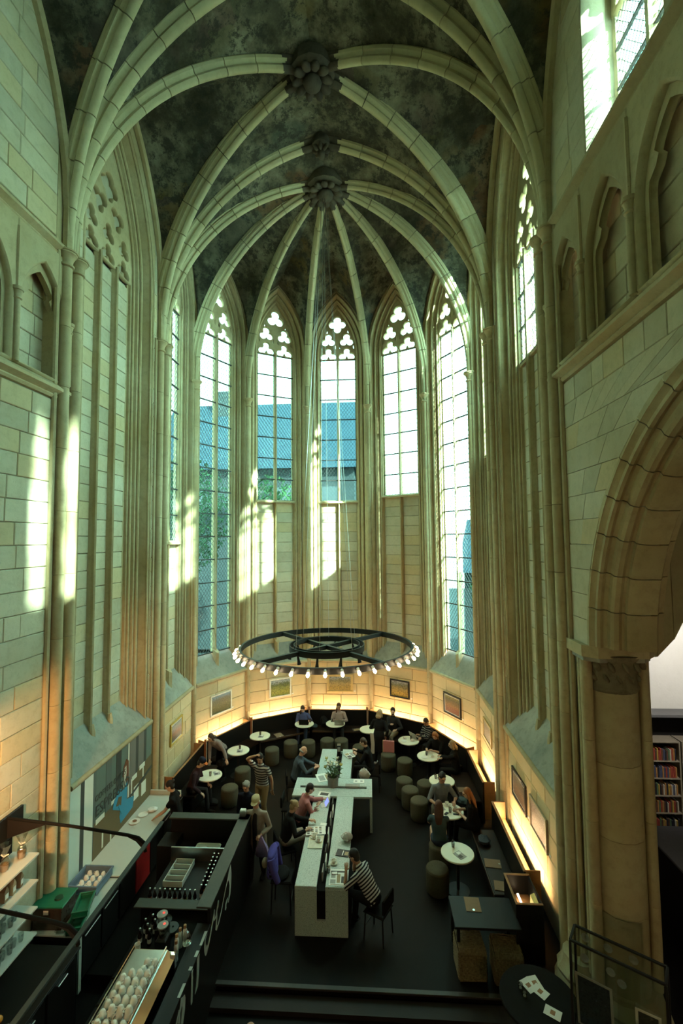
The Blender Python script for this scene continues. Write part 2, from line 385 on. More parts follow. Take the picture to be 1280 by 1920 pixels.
for i in range(1, 8):
    loc, t = side_frame(i)
    m = MB(); m.box(-HS-.1, HS+.1, .03, .55, -.25, 2.60)
    wall = raw('wall_apse_%d' % i, m.mesh('wall', JOINT), None, None, loc, rot_of(t)); st(wall, 'pale stone wall of the apse, side %d counted from the left, carrying a painting' % i)
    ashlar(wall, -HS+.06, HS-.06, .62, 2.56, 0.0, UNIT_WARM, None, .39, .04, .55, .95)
    wn = empty('window_%d' % i, loc, -t, 'tall pointed stone window with leaded panes, side %d of the apse from the left' % i, None, None, 'structure')
    surround(PROF2, A2, R2, ZS2, 2.55).build('window_surround', STONE2, wn, 35)
    slope_sill('sill', wn, HS-.09, 2.66, 3.38, -.05, .44)
    zs_ = SILL[i]; rows = max(3, round((14.18-zs_)/.79)); lv = [zs_+(14.18-zs_)*k/rows for k in range(rows+1)]
    yg = .40
    glaze(wn, [(-.68, -.05), (.05, .68)], lv, yg)
    raw('tracery_glass', GL2, None, wn, (0, yg+.02, 0))
    two_light_tracery(wn, 4 if i == 4 else 3, yg)
    mullion(wn, 0, 3.3, 14.25, yg)
    MB().prism([(-.07, yg+.06, 3.15), (-.07, yg-.20, 3.0), (0, yg-.26, 2.95), (.07, yg-.20, 3.0), (.07, yg+.06, 3.15)], (0, 0, .42)).build('mullion_base', STONE2, wn)
    if zs_ > 4:
        b = MB(); b.box(-.75, .75, yg+.03, yg+.3, 3.2, zs_); b.build('blind_panel_back', JOINT, wn)
        for u0, u1 in ((-.69, -.055), (.055, .69)): ashlar(wn, u0, u1, 3.3, zs_-.08, yg-.01, None, None, .37, .035, .45, .8)
        MB().prism([(-.76, yg-.16, zs_-.09), (-.76, yg-.16, zs_-.03), (-.76, yg+.02, zs_+.03), (-.76, yg+.06, zs_-.09)], (1.52, 0, 0)).build('ledge', STONE2, wn)
    s_, c_ = math.sin(t), math.cos(t)
    portal((loc[0]+.62*s_, loc[1]+.62*c_, (zs_+16)/2), -t, 1.4, 16-zs_)
# ------------------------------------------------ shafts and capitals
def shaft(parent, x, y, r, z0, z1, seg=1.15, name='drum'):
    n = max(1, round((z1-z0)/seg)); h = (z1-z0)/n
    for k in range(n):
        a, b = z0+k*h, z0+(k+1)*h; g = .006
        MB().lathe([(r-.008, a+.001), (r, a+g), (r, b-g), (r-.008, b-.001)], 14, (x, y, 0)).build(name, STONE2, parent, 40)
def capital(parent, x, y, r, z, s=1.0):
    MB().lathe([(r, z-.30*s), (r+.03*s, z-.285*s), (r+.03*s, z-.25*s), (r, z-.235*s), (r+.01, z-.16*s), (r+.05*s, z-.08*s), (r+.075*s, z-.06*s), (r+.075*s, z-.035*s), (r+.095*s, z-.03*s), (r+.095*s, z), (r*.6, z+.01)], 12, (x, y, 0)).build('capital', STONE2, parent, 40)
for i in range(1, 7):
    t = math.radians(-105+30*i); x, y = CX+(RA-.03)*math.sin(t), CY+(RA-.03)*math.cos(t)
    p = st(empty('shaft', (0, 0, 0)), 'slender round stone shaft rising to a moulded capital, corner %d of the apse from the left' % i)
    xb, yb = CX+(RA+.10)*math.sin(t), CY+(RA+.10)*math.cos(t)
    MB().lathe([(.16, 0), (.16, 16.6)], 6, (xb, yb, 0)).build('respond', STONE2, p)
    shaft(p, x, y, .085, .0, ZC-.3); capital(p, x, y, .085, ZC)
PIERS = []
for nm, sx_, yy in (('near left', -1, Y1), ('far left', -1, Y2), ('near right', 1, Y1), ('far right', 1, Y2)):
    p = st(empty('pier', (0, 0, 0)), 'tall %s pier of twin round shafts between the choir bays' % nm)
    X = CX+sx_*HW; z0 = .0 if yy == Y2 else -.17
    x0, x1 = sorted((X+sx_*.02, X+sx_*.7))
    MB().bbox(x0, x1, yy-.30, yy+.30, z0, 17.6, .04).build('respond', STONE2, p)
    MB().lathe([(.05, z0), (.05, ZP)], 8, (X-sx_*.02, yy+.31, 0)).build('roll', STONE2, p, 40)
    MB().lathe([(.05, z0), (.05, ZP)], 8, (X-sx_*.02, yy-.31, 0)).build('roll', STONE2, p, 40)
    for dy, dx in ((-.135, 0.0), (.135, .03)):
        shaft(p, X-sx_*(.06+dx), yy+dy, .105, z0, ZP-.3); capital(p, X-sx_*(.06+dx), yy+dy, .105, ZP)
    MB().bbox(min(X-sx_*.05, X+sx_*.3), max(X-sx_*.05, X+sx_*.3), yy-.30, yy+.30, ZP-.06, ZP+.01, .02).build('abacus', STONE2, p)
    PIERS.append(p)
# ------------------------------------------------ side walls of the choir bays
def wall_frame(sx_, yc): return (CX+sx_*HW, yc, 0), sx_*PI/2
A3, ZS3, APX3 = .98, 13.6, 16.3; R3 = arch_r(A3, APX3-ZS3)
PROF3 = prof_rolls(.46, .55, 1.15)[:-1] + [(.52, 0), (.95, 0)]
def three_light_tracery(root, y, mat=STONE2):
    zb = 13.55; P = arch_path(A3+.03, R3, ZS3, zb, 0.0, 12)
    H = []
    for c in (-.655, 0, .655): H += head_holes(c, zb, .84, False)
    for c in (-.36, .36): H.append(foil((c, zb+1.22), .15, .14, 3, -PI/2))
    H.append(foil((0, zb+1.78), .18, .16, 4, 0, 48))
    plate('tracery', mat, P, H, .15, root, (0, y, 0))
for sx_ in (-1, 1):
    loc, t = wall_frame(sx_, (Y1+Y2)/2); nm = 'left' if sx_ < 0 else 'right'; hb = (Y2-Y1)/2
    wall = raw('wall_%s_far_bay' % nm, MB().box(-hb, hb, .03, .6, -.25, 2.60).mesh('wall', JOINT), None, None, loc, rot_of(t)); st(wall, 'lower stone wall of the %s choir bay below the sloped sill' % nm)
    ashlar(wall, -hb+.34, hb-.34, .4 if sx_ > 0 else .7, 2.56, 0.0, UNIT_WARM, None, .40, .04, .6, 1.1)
    wn = empty('window_%d' % (8 if sx_ < 0 else 9), loc, -t, 'blocked three light gothic window in the left choir bay' if sx_ < 0 else 'half blocked three light gothic window in the right choir bay', None, None, 'structure')
    surround(PROF3, A3, R3, ZS3, 2.55).build('window_surround', STONE2, wn, 35)
    for q in (-1, 1): ashlar(wn, *sorted((q*1.50, q*1.64)), 2.7, 15.4, -.012, None, None, .36, .03, .3, .5); ashlar(wn, *sorted((q*(A3+.54), q*1.50)), 2.7, 14.0, -.006, None, None, .36, .03, .3, .5)
    slope_sill('sill', wn, hb-.34, 2.66, 3.35, -.07, .46)
    yg = .44; zs_ = 11.2 if sx_ > 0 else 13.55
    three_light_tracery(wn, yg)
    for u in (-.33, .33):
        mullion(wn, u, 3.2, 13.6, yg, .055, .10)
        MB().lathe([(.085, 0), (.085, .14), (.05, .3)], 8, (u, yg-.13, 2.98)).build('mullion_base', STONE2, wn, 40)
    b = MB(); b.box(-1.05, 1.05, yg+.04, yg+.35, 3.1, zs_)
    if sx_ < 0: b.prism([(x, yg+.04, z) for x, z in arch_path(A3+.05, R3, ZS3, 13.5, 0, 8)], (0, .3, 0))
    b.build('blind_panel_back', JOINT if sx_ < 0 else STONE, wn)
    L3 = ((-.97, -.385), (-.275, .275), (.385, .97))
    for u0, u1 in L3: ashlar(wn, u0, u1, 3.2, zs_-.1, yg-.0, None, None, .37, .04, .45, .8)
    if sx_ > 0:
        glaze(wn, L3, [11.2+.785*k for k in range(4)], yg)
        MB().prism([(x, yg+.02, z) for x, z in arch_path(A3, R3, ZS3, 13.55, 0, 8)], (0, .006, 0)).build('tracery_glass', GLASS, wn)
        MB().prism([(-.99, yg-.07, 11.1), (-.99, yg-.07, 11.16), (-.99, yg+.02, 11.2), (-.99, yg+.05, 11.1)], (1.98, 0, 0)).build('ledge', STONE2, wn)
        portal((loc[0]+.62, loc[1], 13.7), -t, 2, 5)
# near bays: plain wall / great arch, blind arcade, clerestory
Yc0 = (Y0+Y1)/2; hb = (Y1-Y0)/2
A4, ZS4, APX4 = .85, 14.7, 16.5; R4 = arch_r(A4, APX4-ZS4)
PROF4 = prof_rolls(.5, .50, 1.0)[:-1] + [(.48, 0), (1.02, 0)]
def string_course(parent, hw, z, d=.13):
    P = [(.05, z-.16), (-.02, z-.15), (-.05, z-.11), (-.03, z-.08), (-d, z-.02), (-d, z+.03), (.0, z+.14), (.05, z+.14)]
    MB().prism([(-hw, a, b) for a, b in P], (2*hw, 0, 0)).build('string_course', STONE2, parent)
def arcade(parent, hw, z0, z1, n=3):
    w_ = 2*hw/n
    for k in range(n):
        c = -hw+w_*(k+.5); a = w_/2-.10
        zs = z0+1.05; r = arch_r(a, .95)
        outer = [(c-w_/2, z0+.02), (c-w_/2, z1), (c+w_/2, z1), (c+w_/2, z0+.02)]
        A = []
        L = arch_path(a, r, zs, z0+.06, 0, 8)
        # cusped head: pull two points in on each side
        for j, (x, z) in enumerate(L):
            A.append((c+x, z))
        L2 = arch_path(a-.07, arch_r(a-.07, .80), zs, z0+.06, 0, 10)
        cus = []
        for j, (x, z) in enumerate(L2):
            f = 1.0
            if z > zs:
                ph = (z-zs)/.80; f = 1-.42*math.exp(-((ph-.42)/.10)**2)
            cus.append((c+x*f, z))
        S1 = [foil((c+q*(w_/2-.13), z1-.34), .075, .07, 3, PI/2, 24) for q in (-1, 1)]
        plate('arcade_arch', STONE2, outer, [A], .16, parent, (0, .02, 0), .03)
        plate('cusped_arch', STONE2, A, [cus], .10, parent, (0, .09, 0), .025)
    for k in range(n+1):
        u = -hw+w_*k
        MB().lathe([(.05, z0+.02), (.05, z0+1.0), (.07, z0+1.02), (.05, z0+1.05), (.075, z0+1.14), (.09, z0+1.15), (.09, z0+1.2), (.04, z0+1.2)], 10, (u, -.07, 0)).build('colonnette', STONE2, parent, 40)
        MB().tube([(u, -.065, z0+1.2), (u, -.065, z1-.15)], .03, 6).build('roll', STONE2, parent, 40)
for sx_ in (-1, 1):
    loc, t = wall_frame(sx_, Yc0); nm = 'left' if sx_ < 0 else 'right'
    mb = MB().box(-hb, hb, .28, .7, 9.7, 12.6)
    if sx_ < 0: mb.box(-hb-4, hb, .03, .6, -.25, 9.75); mb.box(-hb, hb, .03, .6, 12.4, 18.6); mb.box(-hb-4, -hb, .03, .6, 9.7, 18.6)
    wall = raw('wall_%s_near_bay' % nm, mb.mesh('wall', JOINT), None, None, loc, rot_of(t)); st(wall, 'stone wall of the near %s choir bay with blind tracery between two string courses' % nm)
    string_course(wall, hb, 9.80); string_course(wall, hb, 12.42)
    arcade(wall, hb-.02, 9.92, 12.28)
    ashlar(wall, -hb+.05, hb-.05, 9.95, 12.2, .235, None, None, .37, .045, .4, .75)
    if sx_ < 0:
        MB().prism([(-hb, -.12, 9.83), (-hb, .26, 10.15), (-hb, .26, 9.83)], (2*hb, 0, 0)).build('sloped_ledge', SLATE, wall)
        ashlar(wall, -hb, hb-.33, 1.2, 9.62, -.005, None, None, .36, .035, .5, .95)
        hh = half_open(1.80, arch_r(1.80, 4.6), 12.9)
        ashlar(wall, -hb, hb-.33, 12.6, 17.2, -.004, None, None, .38, .035, .55, 1.0)
    else:
        wn = empty('window_10', loc, -t, 'clerestory window with leaded panes in the near right bay', None, None, 'structure')
        wn.location = (loc[0], 5.65, 0)
        surround([(-.02, .58), (-.02, .46), (.03, .44), (.05, .36), (.02, .33), (.0, .28), (.0, .06), (.03, .0), (1.50, 0.0)], A4, R4, ZS4, 12.5).build('window_surround', STONE, wn, 35)
        ashlar(wn, -1.93, -A4-.05, 12.62, 16.2, -.008, None, None, .38, .03, .4, .7)
        yg = .5; glaze(wn, ((-.83, -.05), (.05, .83)), [12.95+.6*k for k in range(4)], yg)
        MB().prism([(x, yg+.02, z) for x, z in arch_path(A4, R4, ZS4, 14.75, 0, 8)], (0, .006, 0)).build('tracery_glass', GLASS, wn)
        mullion(wn, 0, 12.9, 16.4, yg, .055, .10)
        H = head_holes(-.43, 14.7, 1.05, False)+head_holes(.43, 14.7, 1.05, False)
        plate('tracery', STONE2, arch_path(A4+.03, R4, ZS4, 14.68, 0, 10), H, .14, wn, (0, yg, 0))
        MB().prism([(-.9, -.05, 12.5), (-.9, -.05, 12.56), (-.9, yg+.03, 12.97), (-.9, yg+.05, 12.5)], (1.8, 0, 0)).build('ledge', SLATE, wn)
        portal((loc[0]+.75, 5.65, 14.6), -t, 1.8, 3.8)
# great arch on the right
AY, AZ = 3.42, 5.50
def arch_hole(z):
    if z < AZ: return (-(AY+3.70), 9.0) if False else None
    d = 3.70**2-(z-AZ)**2
    return None if d <= 0 else (-(math.sqrt(d)), math.sqrt(d))
wr = raw('wall_right_arch', None, None, None, (XR, AY, 0), rot_of(PI/2)); st(wr, 'stone wall pierced by a great moulded arch on the right')
m = MB(); n = 16; ring = [(-3.72*math.cos(PI*k/n), AZ+3.72*math.sin(PI*k/n)) for k in range(n+1)]
for k in range(n):
    (xa, za), (xb, zb) = ring[k], ring[k+1]
    m.add([(xa, .035, za), (xb, .035, zb), (xb, .035, 9.72), (xa, .035, 9.72), (xa, .9, za), (xb, .9, zb), (xb, .9, 9.72), (xa, .9, 9.72)], [(0,1,2,3),(4,5,6,7),(0,1,5,4),(3,2,6,7)])
m.box(-4.5, -3.72, .035, .9, AZ, 9.72); m.box(3.72, 4.6, .035, .9, -.2, 9.72)
m.build('wall_core', JOINT, wr)
ashlar(wr, -4.21, 4.3, AZ, 9.62, -.002, None, arch_hole, .38, .045, .45, .8)
aprof = [(3.74, .0), (3.66, .0), (3.64, .03), (3.60, .06), (3.545, .06), (3.53, .10), (3.55, .15), (3.51, .19), (3.43, .19), (3.39, .22), (3.375, .28), (3.40, .33), (3.385, .36), (3.32, .36), (3.30, .40), (3.28, .47), (3.28, .74), (3.33, .78), (3.38, .82), (3.40, .90), (3.72, .92)]
for k in range(14):
    a0, a1 = math.radians(180-k*9-.10), math.radians(180-(k+1)*9+.10)
    rows = []
    for q in range(4):
        a = a0+(a1-a0)*q/3; rows.append([(r*math.cos(a), y, AZ+r*math.sin(a)) for r, y in aprof])
    MB().loft(rows, False).build('voussoir', STONE2, wr, 35)
CAPST = stone('weathered_capital_stone', (.10, .085, .055), (.30, .25, .16), None, .6)
# pier under the arch
pr = st(empty('column', (0, 0, 0)), 'massive round stone column with a battered capital beside the glass cabinet')
zb = -.17
MB().bbox(XR+.03, XR+.95, 7.42, 8.3, zb, 9.7, .03).build('pier_core', STONE2, pr)
shaft(pr, 3.66, 7.44, .36, zb+.75, 4.82, 1.0)
MB().lathe([(.36, 4.80), (.385, 4.83), (.385, 4.87), (.365, 4.90), (.37, 5.05), (.40, 5.22), (.45, 5.33), (.47, 5.36)], 20, (3.66, 7.44, 0)).build('capital', CAPST, pr, 40)
for k in range(14):
    a = 2*PI*k/14; M_ = Matrix.Rotation(a, 3, 'Z') @ Matrix.Rotation(-.5, 3, 'Y')
    for z_, r_, s_ in ((5.02, .375, .8), (5.20, .42, 1.0)): MB().ell((3.66+r_*math.cos(a+z_), 7.44+r_*math.sin(a+z_), z_), (.035*s_, .065*s_, .085*s_), 7, 5, M_).build('carved_leaf', CAPST, pr, 60)
MB().prism([(3.13, 8.0, 5.33), (3.13, 7.18, 5.33), (3.3, 7.02, 5.33), (4.02, 7.02, 5.33), (4.18, 7.18, 5.33), (4.18, 8.0, 5.33)], (0, 0, .17)).build('abacus', STONE2, pr)
MB().prism([(3.17, 8.0, 5.26), (3.17, 7.22, 5.26), (3.34, 7.07, 5.26), (3.98, 7.07, 5.26), (4.14, 7.22, 5.26), (4.14, 8.0, 5.26)], (0, 0, .07)).build('abacus', SLATE, pr)
for (x, y, r) in ((3.24, 7.30, .085), (4.06, 7.28, .07), (4.15, 7.42, .07), (3.25, 7.50, .05)):
    shaft(pr, x, y, r, zb+.75, 5.26, 1.3)
MB().lathe([(.62, 0), (.62, .38), (.58, .42), (.52, .52), (.54, .58), (.50, .64), (.43, .70), (.42, .76)], 12, (3.66, 7.44, zb)).build('base', STONE2, pr, 30)
MB().lathe([(.40, 0), (.40, .38), (.34, .52), (.36, .58), (.28, .70), (.26, .80)], 10, (3.2, 7.78, zb)).build('base', STONE2, pr, 30)
# ------------------------------------------------ vault
ceil = st(empty('ceiling', (0, 0, 0)), 'ribbed stone vault with faded painted plaster between the ribs')
def arc_fn(S, B):
    S, B = Vector(S), Vector(B); d = Vector((B.x-S.x, B.y-S.y, 0)); D = d.length; d.normalize(); h = B.z-S.z
    rho = (D*D+h*h)/(2*D); ph = math.asin(min(1, h/rho)); ph = ph if rho >= D else PI-ph
    def f(t, off=0.0):
        a = ph*t; rr = rho+off
        return Vector((S.x, S.y, S.z)) + d*(rho-rr*math.cos(a)) + Vector((0, 0, rr*math.sin(a)))
    f.d = d; f.ph = ph; return f
RIBP = [(-.155, .42), (-.155, .31), (-.125, .285), (-.145, .24), (-.13, .19), (-.085, .165), (-.065, .13), (-.085, .075), (-.06, .02), (-.022, -.005), (.022, -.005), (.06, .02), (.085, .075), (.065, .13), (.085, .165), (.13, .19), (.145, .24), (.125, .285), (.155, .31), (.155, .42)]
def rib(label, S, B, t0=0.0, t1=1.0, nv=9, k=1.0):
    f = arc_fn(S, B); lat = f.d.cross(Vector((0, 0, 1)))
    r = st(empty('vault_rib', (0, 0, 0)), label); g = .0012
    for j in range(nv):
        a, b = t0+(t1-t0)*j/nv+g, t0+(t1-t0)*(j+1)/nv-g; rows = []
        for q in range(4):
            tt = a+(b-a)*q/3; rows.append([f(tt, v*k)+lat*(u*k) for u, v in RIBP])
        MB().loft(rows, True, True).build('voussoir', RIBST, r, 40)
    return f
def web(fa, fb, n=14, m=5, sag=.10, off=.26):
    rows = []
    for i in range(n+1):
        t = i/n; A = fa(t); B = fb(t); row = []
        for j in range(m+1):
            s = j/m; p = A.lerp(B, s); p.z += sag*math.sin(PI*s)*math.sin(PI*min(1, t*1.0))*(A-B).length*.5; row.append(p)
        rows.append(row)
    MB().loft(rows, False).build('vault_web', WEB, ceil, 60)
B2, K2, B1 = (CX, CY, 17.48), (CX, Y2, 17.68), (CX, (Y1+Y2)/2, 17.72)
B0, K1 = (CX, Yc0, 18.0), (CX, Y1, 18.0)
def off(f, o):
    def g(t):
        a = f(t, 0); v = f(t, o)-a; h = 1-t**3; return a + Vector((v.x*h, v.y*h, v.z+(o-v.z)*t**3))
    return g
def wall_arch(loc, t, a, r, zs, zb, sgn, y=-.01):
    """half of a pointed wall arch from the springing at the side sgn up to its apex, in world space"""
    c = r-a; tm = math.acos(c/r); Lv = zs-zb; La = r*tm
    def f(t_):
        s = t_*(Lv+La)
        if s < Lv: u, z = a, zb+s
        else:
            th = (s-Lv)/r; u, z = r*math.cos(th)-c, zs+r*math.sin(th)
        u *= sgn
        return Vector((loc[0]+u*math.cos(t)+y*math.sin(t), loc[1]-u*math.sin(t)+y*math.cos(t), z))
    return f
apse_f = []
for i in range(0, 8):
    t = math.radians(-105+30*i); S = (CX+(RA-.10)*math.sin(t), CY+(RA-.10)*math.cos(t), ZC)
    apse_f.append(rib('curved apse rib, number %d of eight from the left, meeting the far boss' % (i+1), S, B2, 0, .92, 9, .80))
for i in range(1, 8):
    loc, t = side_frame(i); o = .455
    for sgn, f in ((-1, apse_f[i-1]), (1, apse_f[i])):
        web(off(f, .20), wall_arch(loc, t, A2+o, R2+o, ZS2, ZC, sgn), sag=.05)
t2 = [rib('transverse rib at the mouth of the apse, %s half' % s, (CX+q*(HW-.12), Y2, ZP), K2, 0, .945, 10) for q, s in ((-1, 'left'), (1, 'right'))]
t1 = [rib('broad transverse rib nearest the camera, %s half' % s, (CX+q*(HW-.12), Y1, ZP), K1, 0, 1, 10, 1.15) for q, s in ((-1, 'left'), (1, 'right'))]
for q, f, f2 in ((-1, t2[0], apse_f[0]), (1, t2[1], apse_f[7])): web(off(f, .24), off(f2, .20), sag=0)
d1 = {}
for q in (-1, 1):
    for yy, s in ((Y1, 'near'), (Y2, 'far')):
        d1[q, yy] = rib('diagonal rib of the second vault bay, %s %s arm' % ('left' if q < 0 else 'right', s), (CX+q*(HW-.12), yy+(.1 if yy == Y1 else -.1), ZP), B1, 0, .925, 10)
    loc, t = wall_frame(q, (Y1+Y2)/2)
    for yy, tr in ((Y1, t1), (Y2, t2)):
        sgn = (1 if yy > loc[1] else -1)*(-q)
        web(off(d1[q, yy], .24), wall_arch(loc, t, A3+.80, R3+.80, ZS3, ZP, sgn), sag=.06)
        web(off(d1[q, yy], .24), off(tr[0 if q < 0 else 1], .24), sag=.06)
    arcf = [wall_arch(loc, t, A3+.80, R3+.80, ZS3, ZP, s, -.06) for s in (1, -1)]
    fm = st(empty('wall_rib', (0, 0, 0)), 'thin wall rib framing the %s window of the second bay' % ('left' if q < 0 else 'right'))
    for fn in arcf: MB().tube([fn(k/14) for k in range(15)], .085, 6).build('voussoir', STONE2, fm, 40)
d0 = {}
for q in (-1, 1):
    for yy, s in ((Y0, 'near'), (Y1, 'far')):
        d0[q, yy] = rib('diagonal rib of the nearest vault bay, %s %s arm' % ('left' if q < 0 else 'right', s), (CX+q*(HW-.12), yy+(.1 if yy == Y0 else -.1), ZP), B0, 0, .965, 9)
    loc, t = wall_frame(q, Yc0)
    f0 = arc_fn((CX+q*(HW-.12), Y0, ZP), (CX, Y0, 18.0))
    for yy, tr in ((Y0, f0), (Y1, t1[0 if q < 0 else 1])):
        sgn = (1 if yy > loc[1] else -1)*(-q)
        web(off(d0[q, yy], .24), wall_arch(loc, t, 1.80, arch_r(1.80, 4.3), 13.0, ZP, sgn), sag=.06)
        web(off(d0[q, yy], .24), off(tr, .24), sag=.06)
    fm = st(empty('wall_rib', (0, 0, 0)), 'thin wall rib of the nearest bay on the %s' % ('left' if q < 0 else 'right'))
    for s in (1, -1):
        fn = wall_arch(loc, t, 1.80, arch_r(1.80, 4.3), 13.0, ZP, s, -.05); MB().tube([fn(k/14) for k in range(15)], .09, 6).build('voussoir', STONE2, fm, 40)
def boss(label, c, r, k):
    b = st(empty('boss', c), label)
    MB().lathe([(.25, .30), (r, .28), (r*1.0, .02), (r*.8, -.04), (.14, -.06)], 12).build('collar', DARKST, b, 30)
    for j in range(k):
        a = 2*PI*j/k; M_ = Matrix.Rotation(a, 3, 'Z') @ Matrix.Rotation(.5, 3, 'Y')
        MB().ell((r*.62*math.cos(a), r*.62*math.sin(a), -.08), (r*.34, r*.2, .09), 8, 5, M_).build('carved_leaf', DARKST, b, 60)
    MB().ell((0, 0, -.16), (r*.42, r*.42, .16), 10, 6).build('rosette', DARKST, b, 60)
    return b
bo = boss('large sooty carved boss where the apse ribs meet', (CX, CY, 17.46), .56, 12)
for i in range(8):
    f = apse_f[i]; rows = [[f(tt, v*.92)+f.d.cross(Vector((0,0,1)))*(u*.92) for u, v in RIBP] for tt in (.905, .95, 1.0)]
    MB().loft(rows).build('rib_stub', DARKST, None, 40, ).parent = ceil
boss('sooty carved boss of the second bay', (CX, (Y1+Y2)/2, 17.70), .52, 10)
for key, f in d1.items():
    rows = [[f(tt, v*1.08)+f.d.cross(Vector((0,0,1)))*(u*1.08) for u, v in RIBP] for tt in (.91, .955, 1.0)]; MB().loft(rows).build('rib_stub', DARKST, ceil, 40)
boss('small sooty keystone of the transverse rib', (CX, Y2, 17.68), .26, 8)
for f in t2:
    rows = [[f(tt, v*1.08)+f.d.cross(Vector((0,0,1)))*(u*1.08) for u, v in RIBP] for tt in (.93, .965, 1.0)]; MB().loft(rows).build('rib_stub', DARKST, ceil, 40)
boss('sooty boss of the nearest bay', (CX, Yc0, 18.0), .45, 8)
# roof over everything, so no daylight leaks in
MB().box(XL-1.2, XR+1.2, -12, 18.5, 19.0, 19.3).build('roof_slab', JOINT, ceil)
# spandrel walls behind the vault edges
for i in range(1, 8):
    loc, t = side_frame(i); q = raw('wall_crown_%d' % i, None, None, None, loc, rot_of(t)); st(q, 'upper apse wall above window %d' % i)
    o = .455; P = arch_path(A2+o-.02, R2+o-.02, ZS2, 14.3, 0, 10); m = MB()
    for k in range(1, len(P)-2):
        (xa, za), (xb, zb_) = P[k], P[k+1]; m.add([(xa, .03, za), (xb, .03, zb_), (xb, .03, 19.1), (xa, .03, 19.1)], [(0,1,2,3)])
    m.box(-HS-.15, -A2-o+.02, .03, .4, 2.5, 19.1); m.box(A2+o-.02, HS+.15, .03, .4, 2.5, 19.1); m.build('wall_core', JOINT, q)
for sx_ in (-1, 1):
    for (yc, h_, a, r, zs, nm) in (((Y1+Y2)/2, 1.9, A3+.93, R3+.93, ZS3, 'far'), (5.65, 1.9, A4+1.46, R4+1.46, ZS4, 'near')):
        if sx_ < 0 and nm == 'near': continue
        loc, t = wall_frame(sx_, yc); q = raw('wall_crown_%s_%s' % ('left' if sx_ < 0 else 'right', nm), None, None, None, loc, rot_of(t)); st(q, 'upper wall above the %s bay window' % nm)
        P = arch_path(a-.02, r-.02, zs, zs, 0, 10); m = MB()
        for k in range(1, len(P)-2):
            (xa, za), (xb, zb_) = P[k], P[k+1]; m.add([(xa, .03, za), (xb, .03, zb_), (xb, .03, 19.1), (xa, .03, 19.1)], [(0,1,2,3)])
        m.build('wall_core', JOINT, q)
# ------------------------------------------------ floors, nave behind the camera, aisle
ap = [(CX+(RA+.5)*math.sin(math.radians(-105+30*i)), CY+(RA+.5)*math.cos(math.radians(-105+30*i))) for i in range(8)]
fl = MB(); fl.prism([(XL-.5, 7.72, -.14), (XR+.5, 7.72, -.14)] + [(x, y, -.14) for x, y in ap[::-1]], (0, 0, .14)); fl.build('floor', FLOORM); st(bpy.data.objects['floor'], 'near black floor of the raised cafe platform')
st(MB().box(-12, 12, -14, 20, -.40, -.17).build('floor_nave', FLOORM), 'dark lower nave floor in front of the step')
st(MB().bbox(-2.9, 2.6, 7.66, 7.74, -.03, .006, .006).build('trim_1', pm('step_nosing', (.030, .026, .021), .5)), 'thin worn nosing along the platform step')
st(MB().box(-2.9, 2.6, 7.40, 7.66, -.17, -.10).build('trim_2', pm('step_tread', (.014, .009, .007), .7)), 'low dark reddish step below the platform edge')
for nm, bx in (('wall_nave_end', (XL-1, XR+8, -12.4, -12, -.3, 19.2)), ('wall_nave_left', (XL-.6, XL, -12, 2.2, -.3, 19.2)), ('wall_left_gap', (XL-.6, XL-.03, 2.2, Y0, -.3, 19.2))):
    st(MB().box(*bx).build(nm, STONE), 'plain stone wall of the nave')
m = MB(); m.box(XR, XR+.3, -1.7, Y0, 12.4, 12.7); m.box(XR, XR+.3, -1.7, Y0, 16.6, 19.2)
for a, b in ((-1.7, -.55), (.0, .2), (.75, Y0)): m.box(XR, XR+.3, a, b, 12.6, 16.7)
m.box(XR, XR+.3, -.6, Y0, 9.7, 12.4); m.box(XR, XR+.3, -.8, -.4, -.2, 9.7)
m.box(XR, XR+.3, -12, -.8, -.2, 5.5); m.box(XR, XR+.3, -12, -.6, 5.5, 12.6); m.box(XR, XR+.3, -12, -1.6, 16.4, 19.2)
for k in range(4): m.box(XR, XR+.3, -12+2.85*k, -12+2.85*k+(.85 if k == 1 else 2.9), 12.6, 16.4)
for a_, b_ in ((-.55, .0), (.2, .75)):
    c_ = (a_+b_)/2
    for e_ in (a_, b_): m.prism([(XR, e_, 15.2), (XR, e_, 16.7), (XR, c_, 16.7), (XR, e_+(c_-e_)*.55, 16.1)], (.3, 0, 0))
m.build('wall_nave_right', STONE); st(bpy.data.objects['wall_nave_right'], 'right nave wall with clerestory openings, out of view')
nw = empty('window_11', (0, 0, 0), 0, 'clerestory glass of the nave, out of view', None, None, 'structure')
for a, b in ((-.55, 0), (.2, .75)): MB().box(XR+.15, XR+.156, a, b, 12.7, 16.6).build('pane', GLASS, nw); portal((XR+.95, (a+b)/2, 14.7), -PI/2, b-a, 3.4)
for k in (1,): MB().box(XR+.15, XR+.156, -12+2.85*k+.85, -12+2.85*(k+1), 12.6, 16.4).build('pane', GLASS, nw); portal((XR+.7, -12+2.85*k+1.85, 14.5), -PI/2, 2, 3.8)
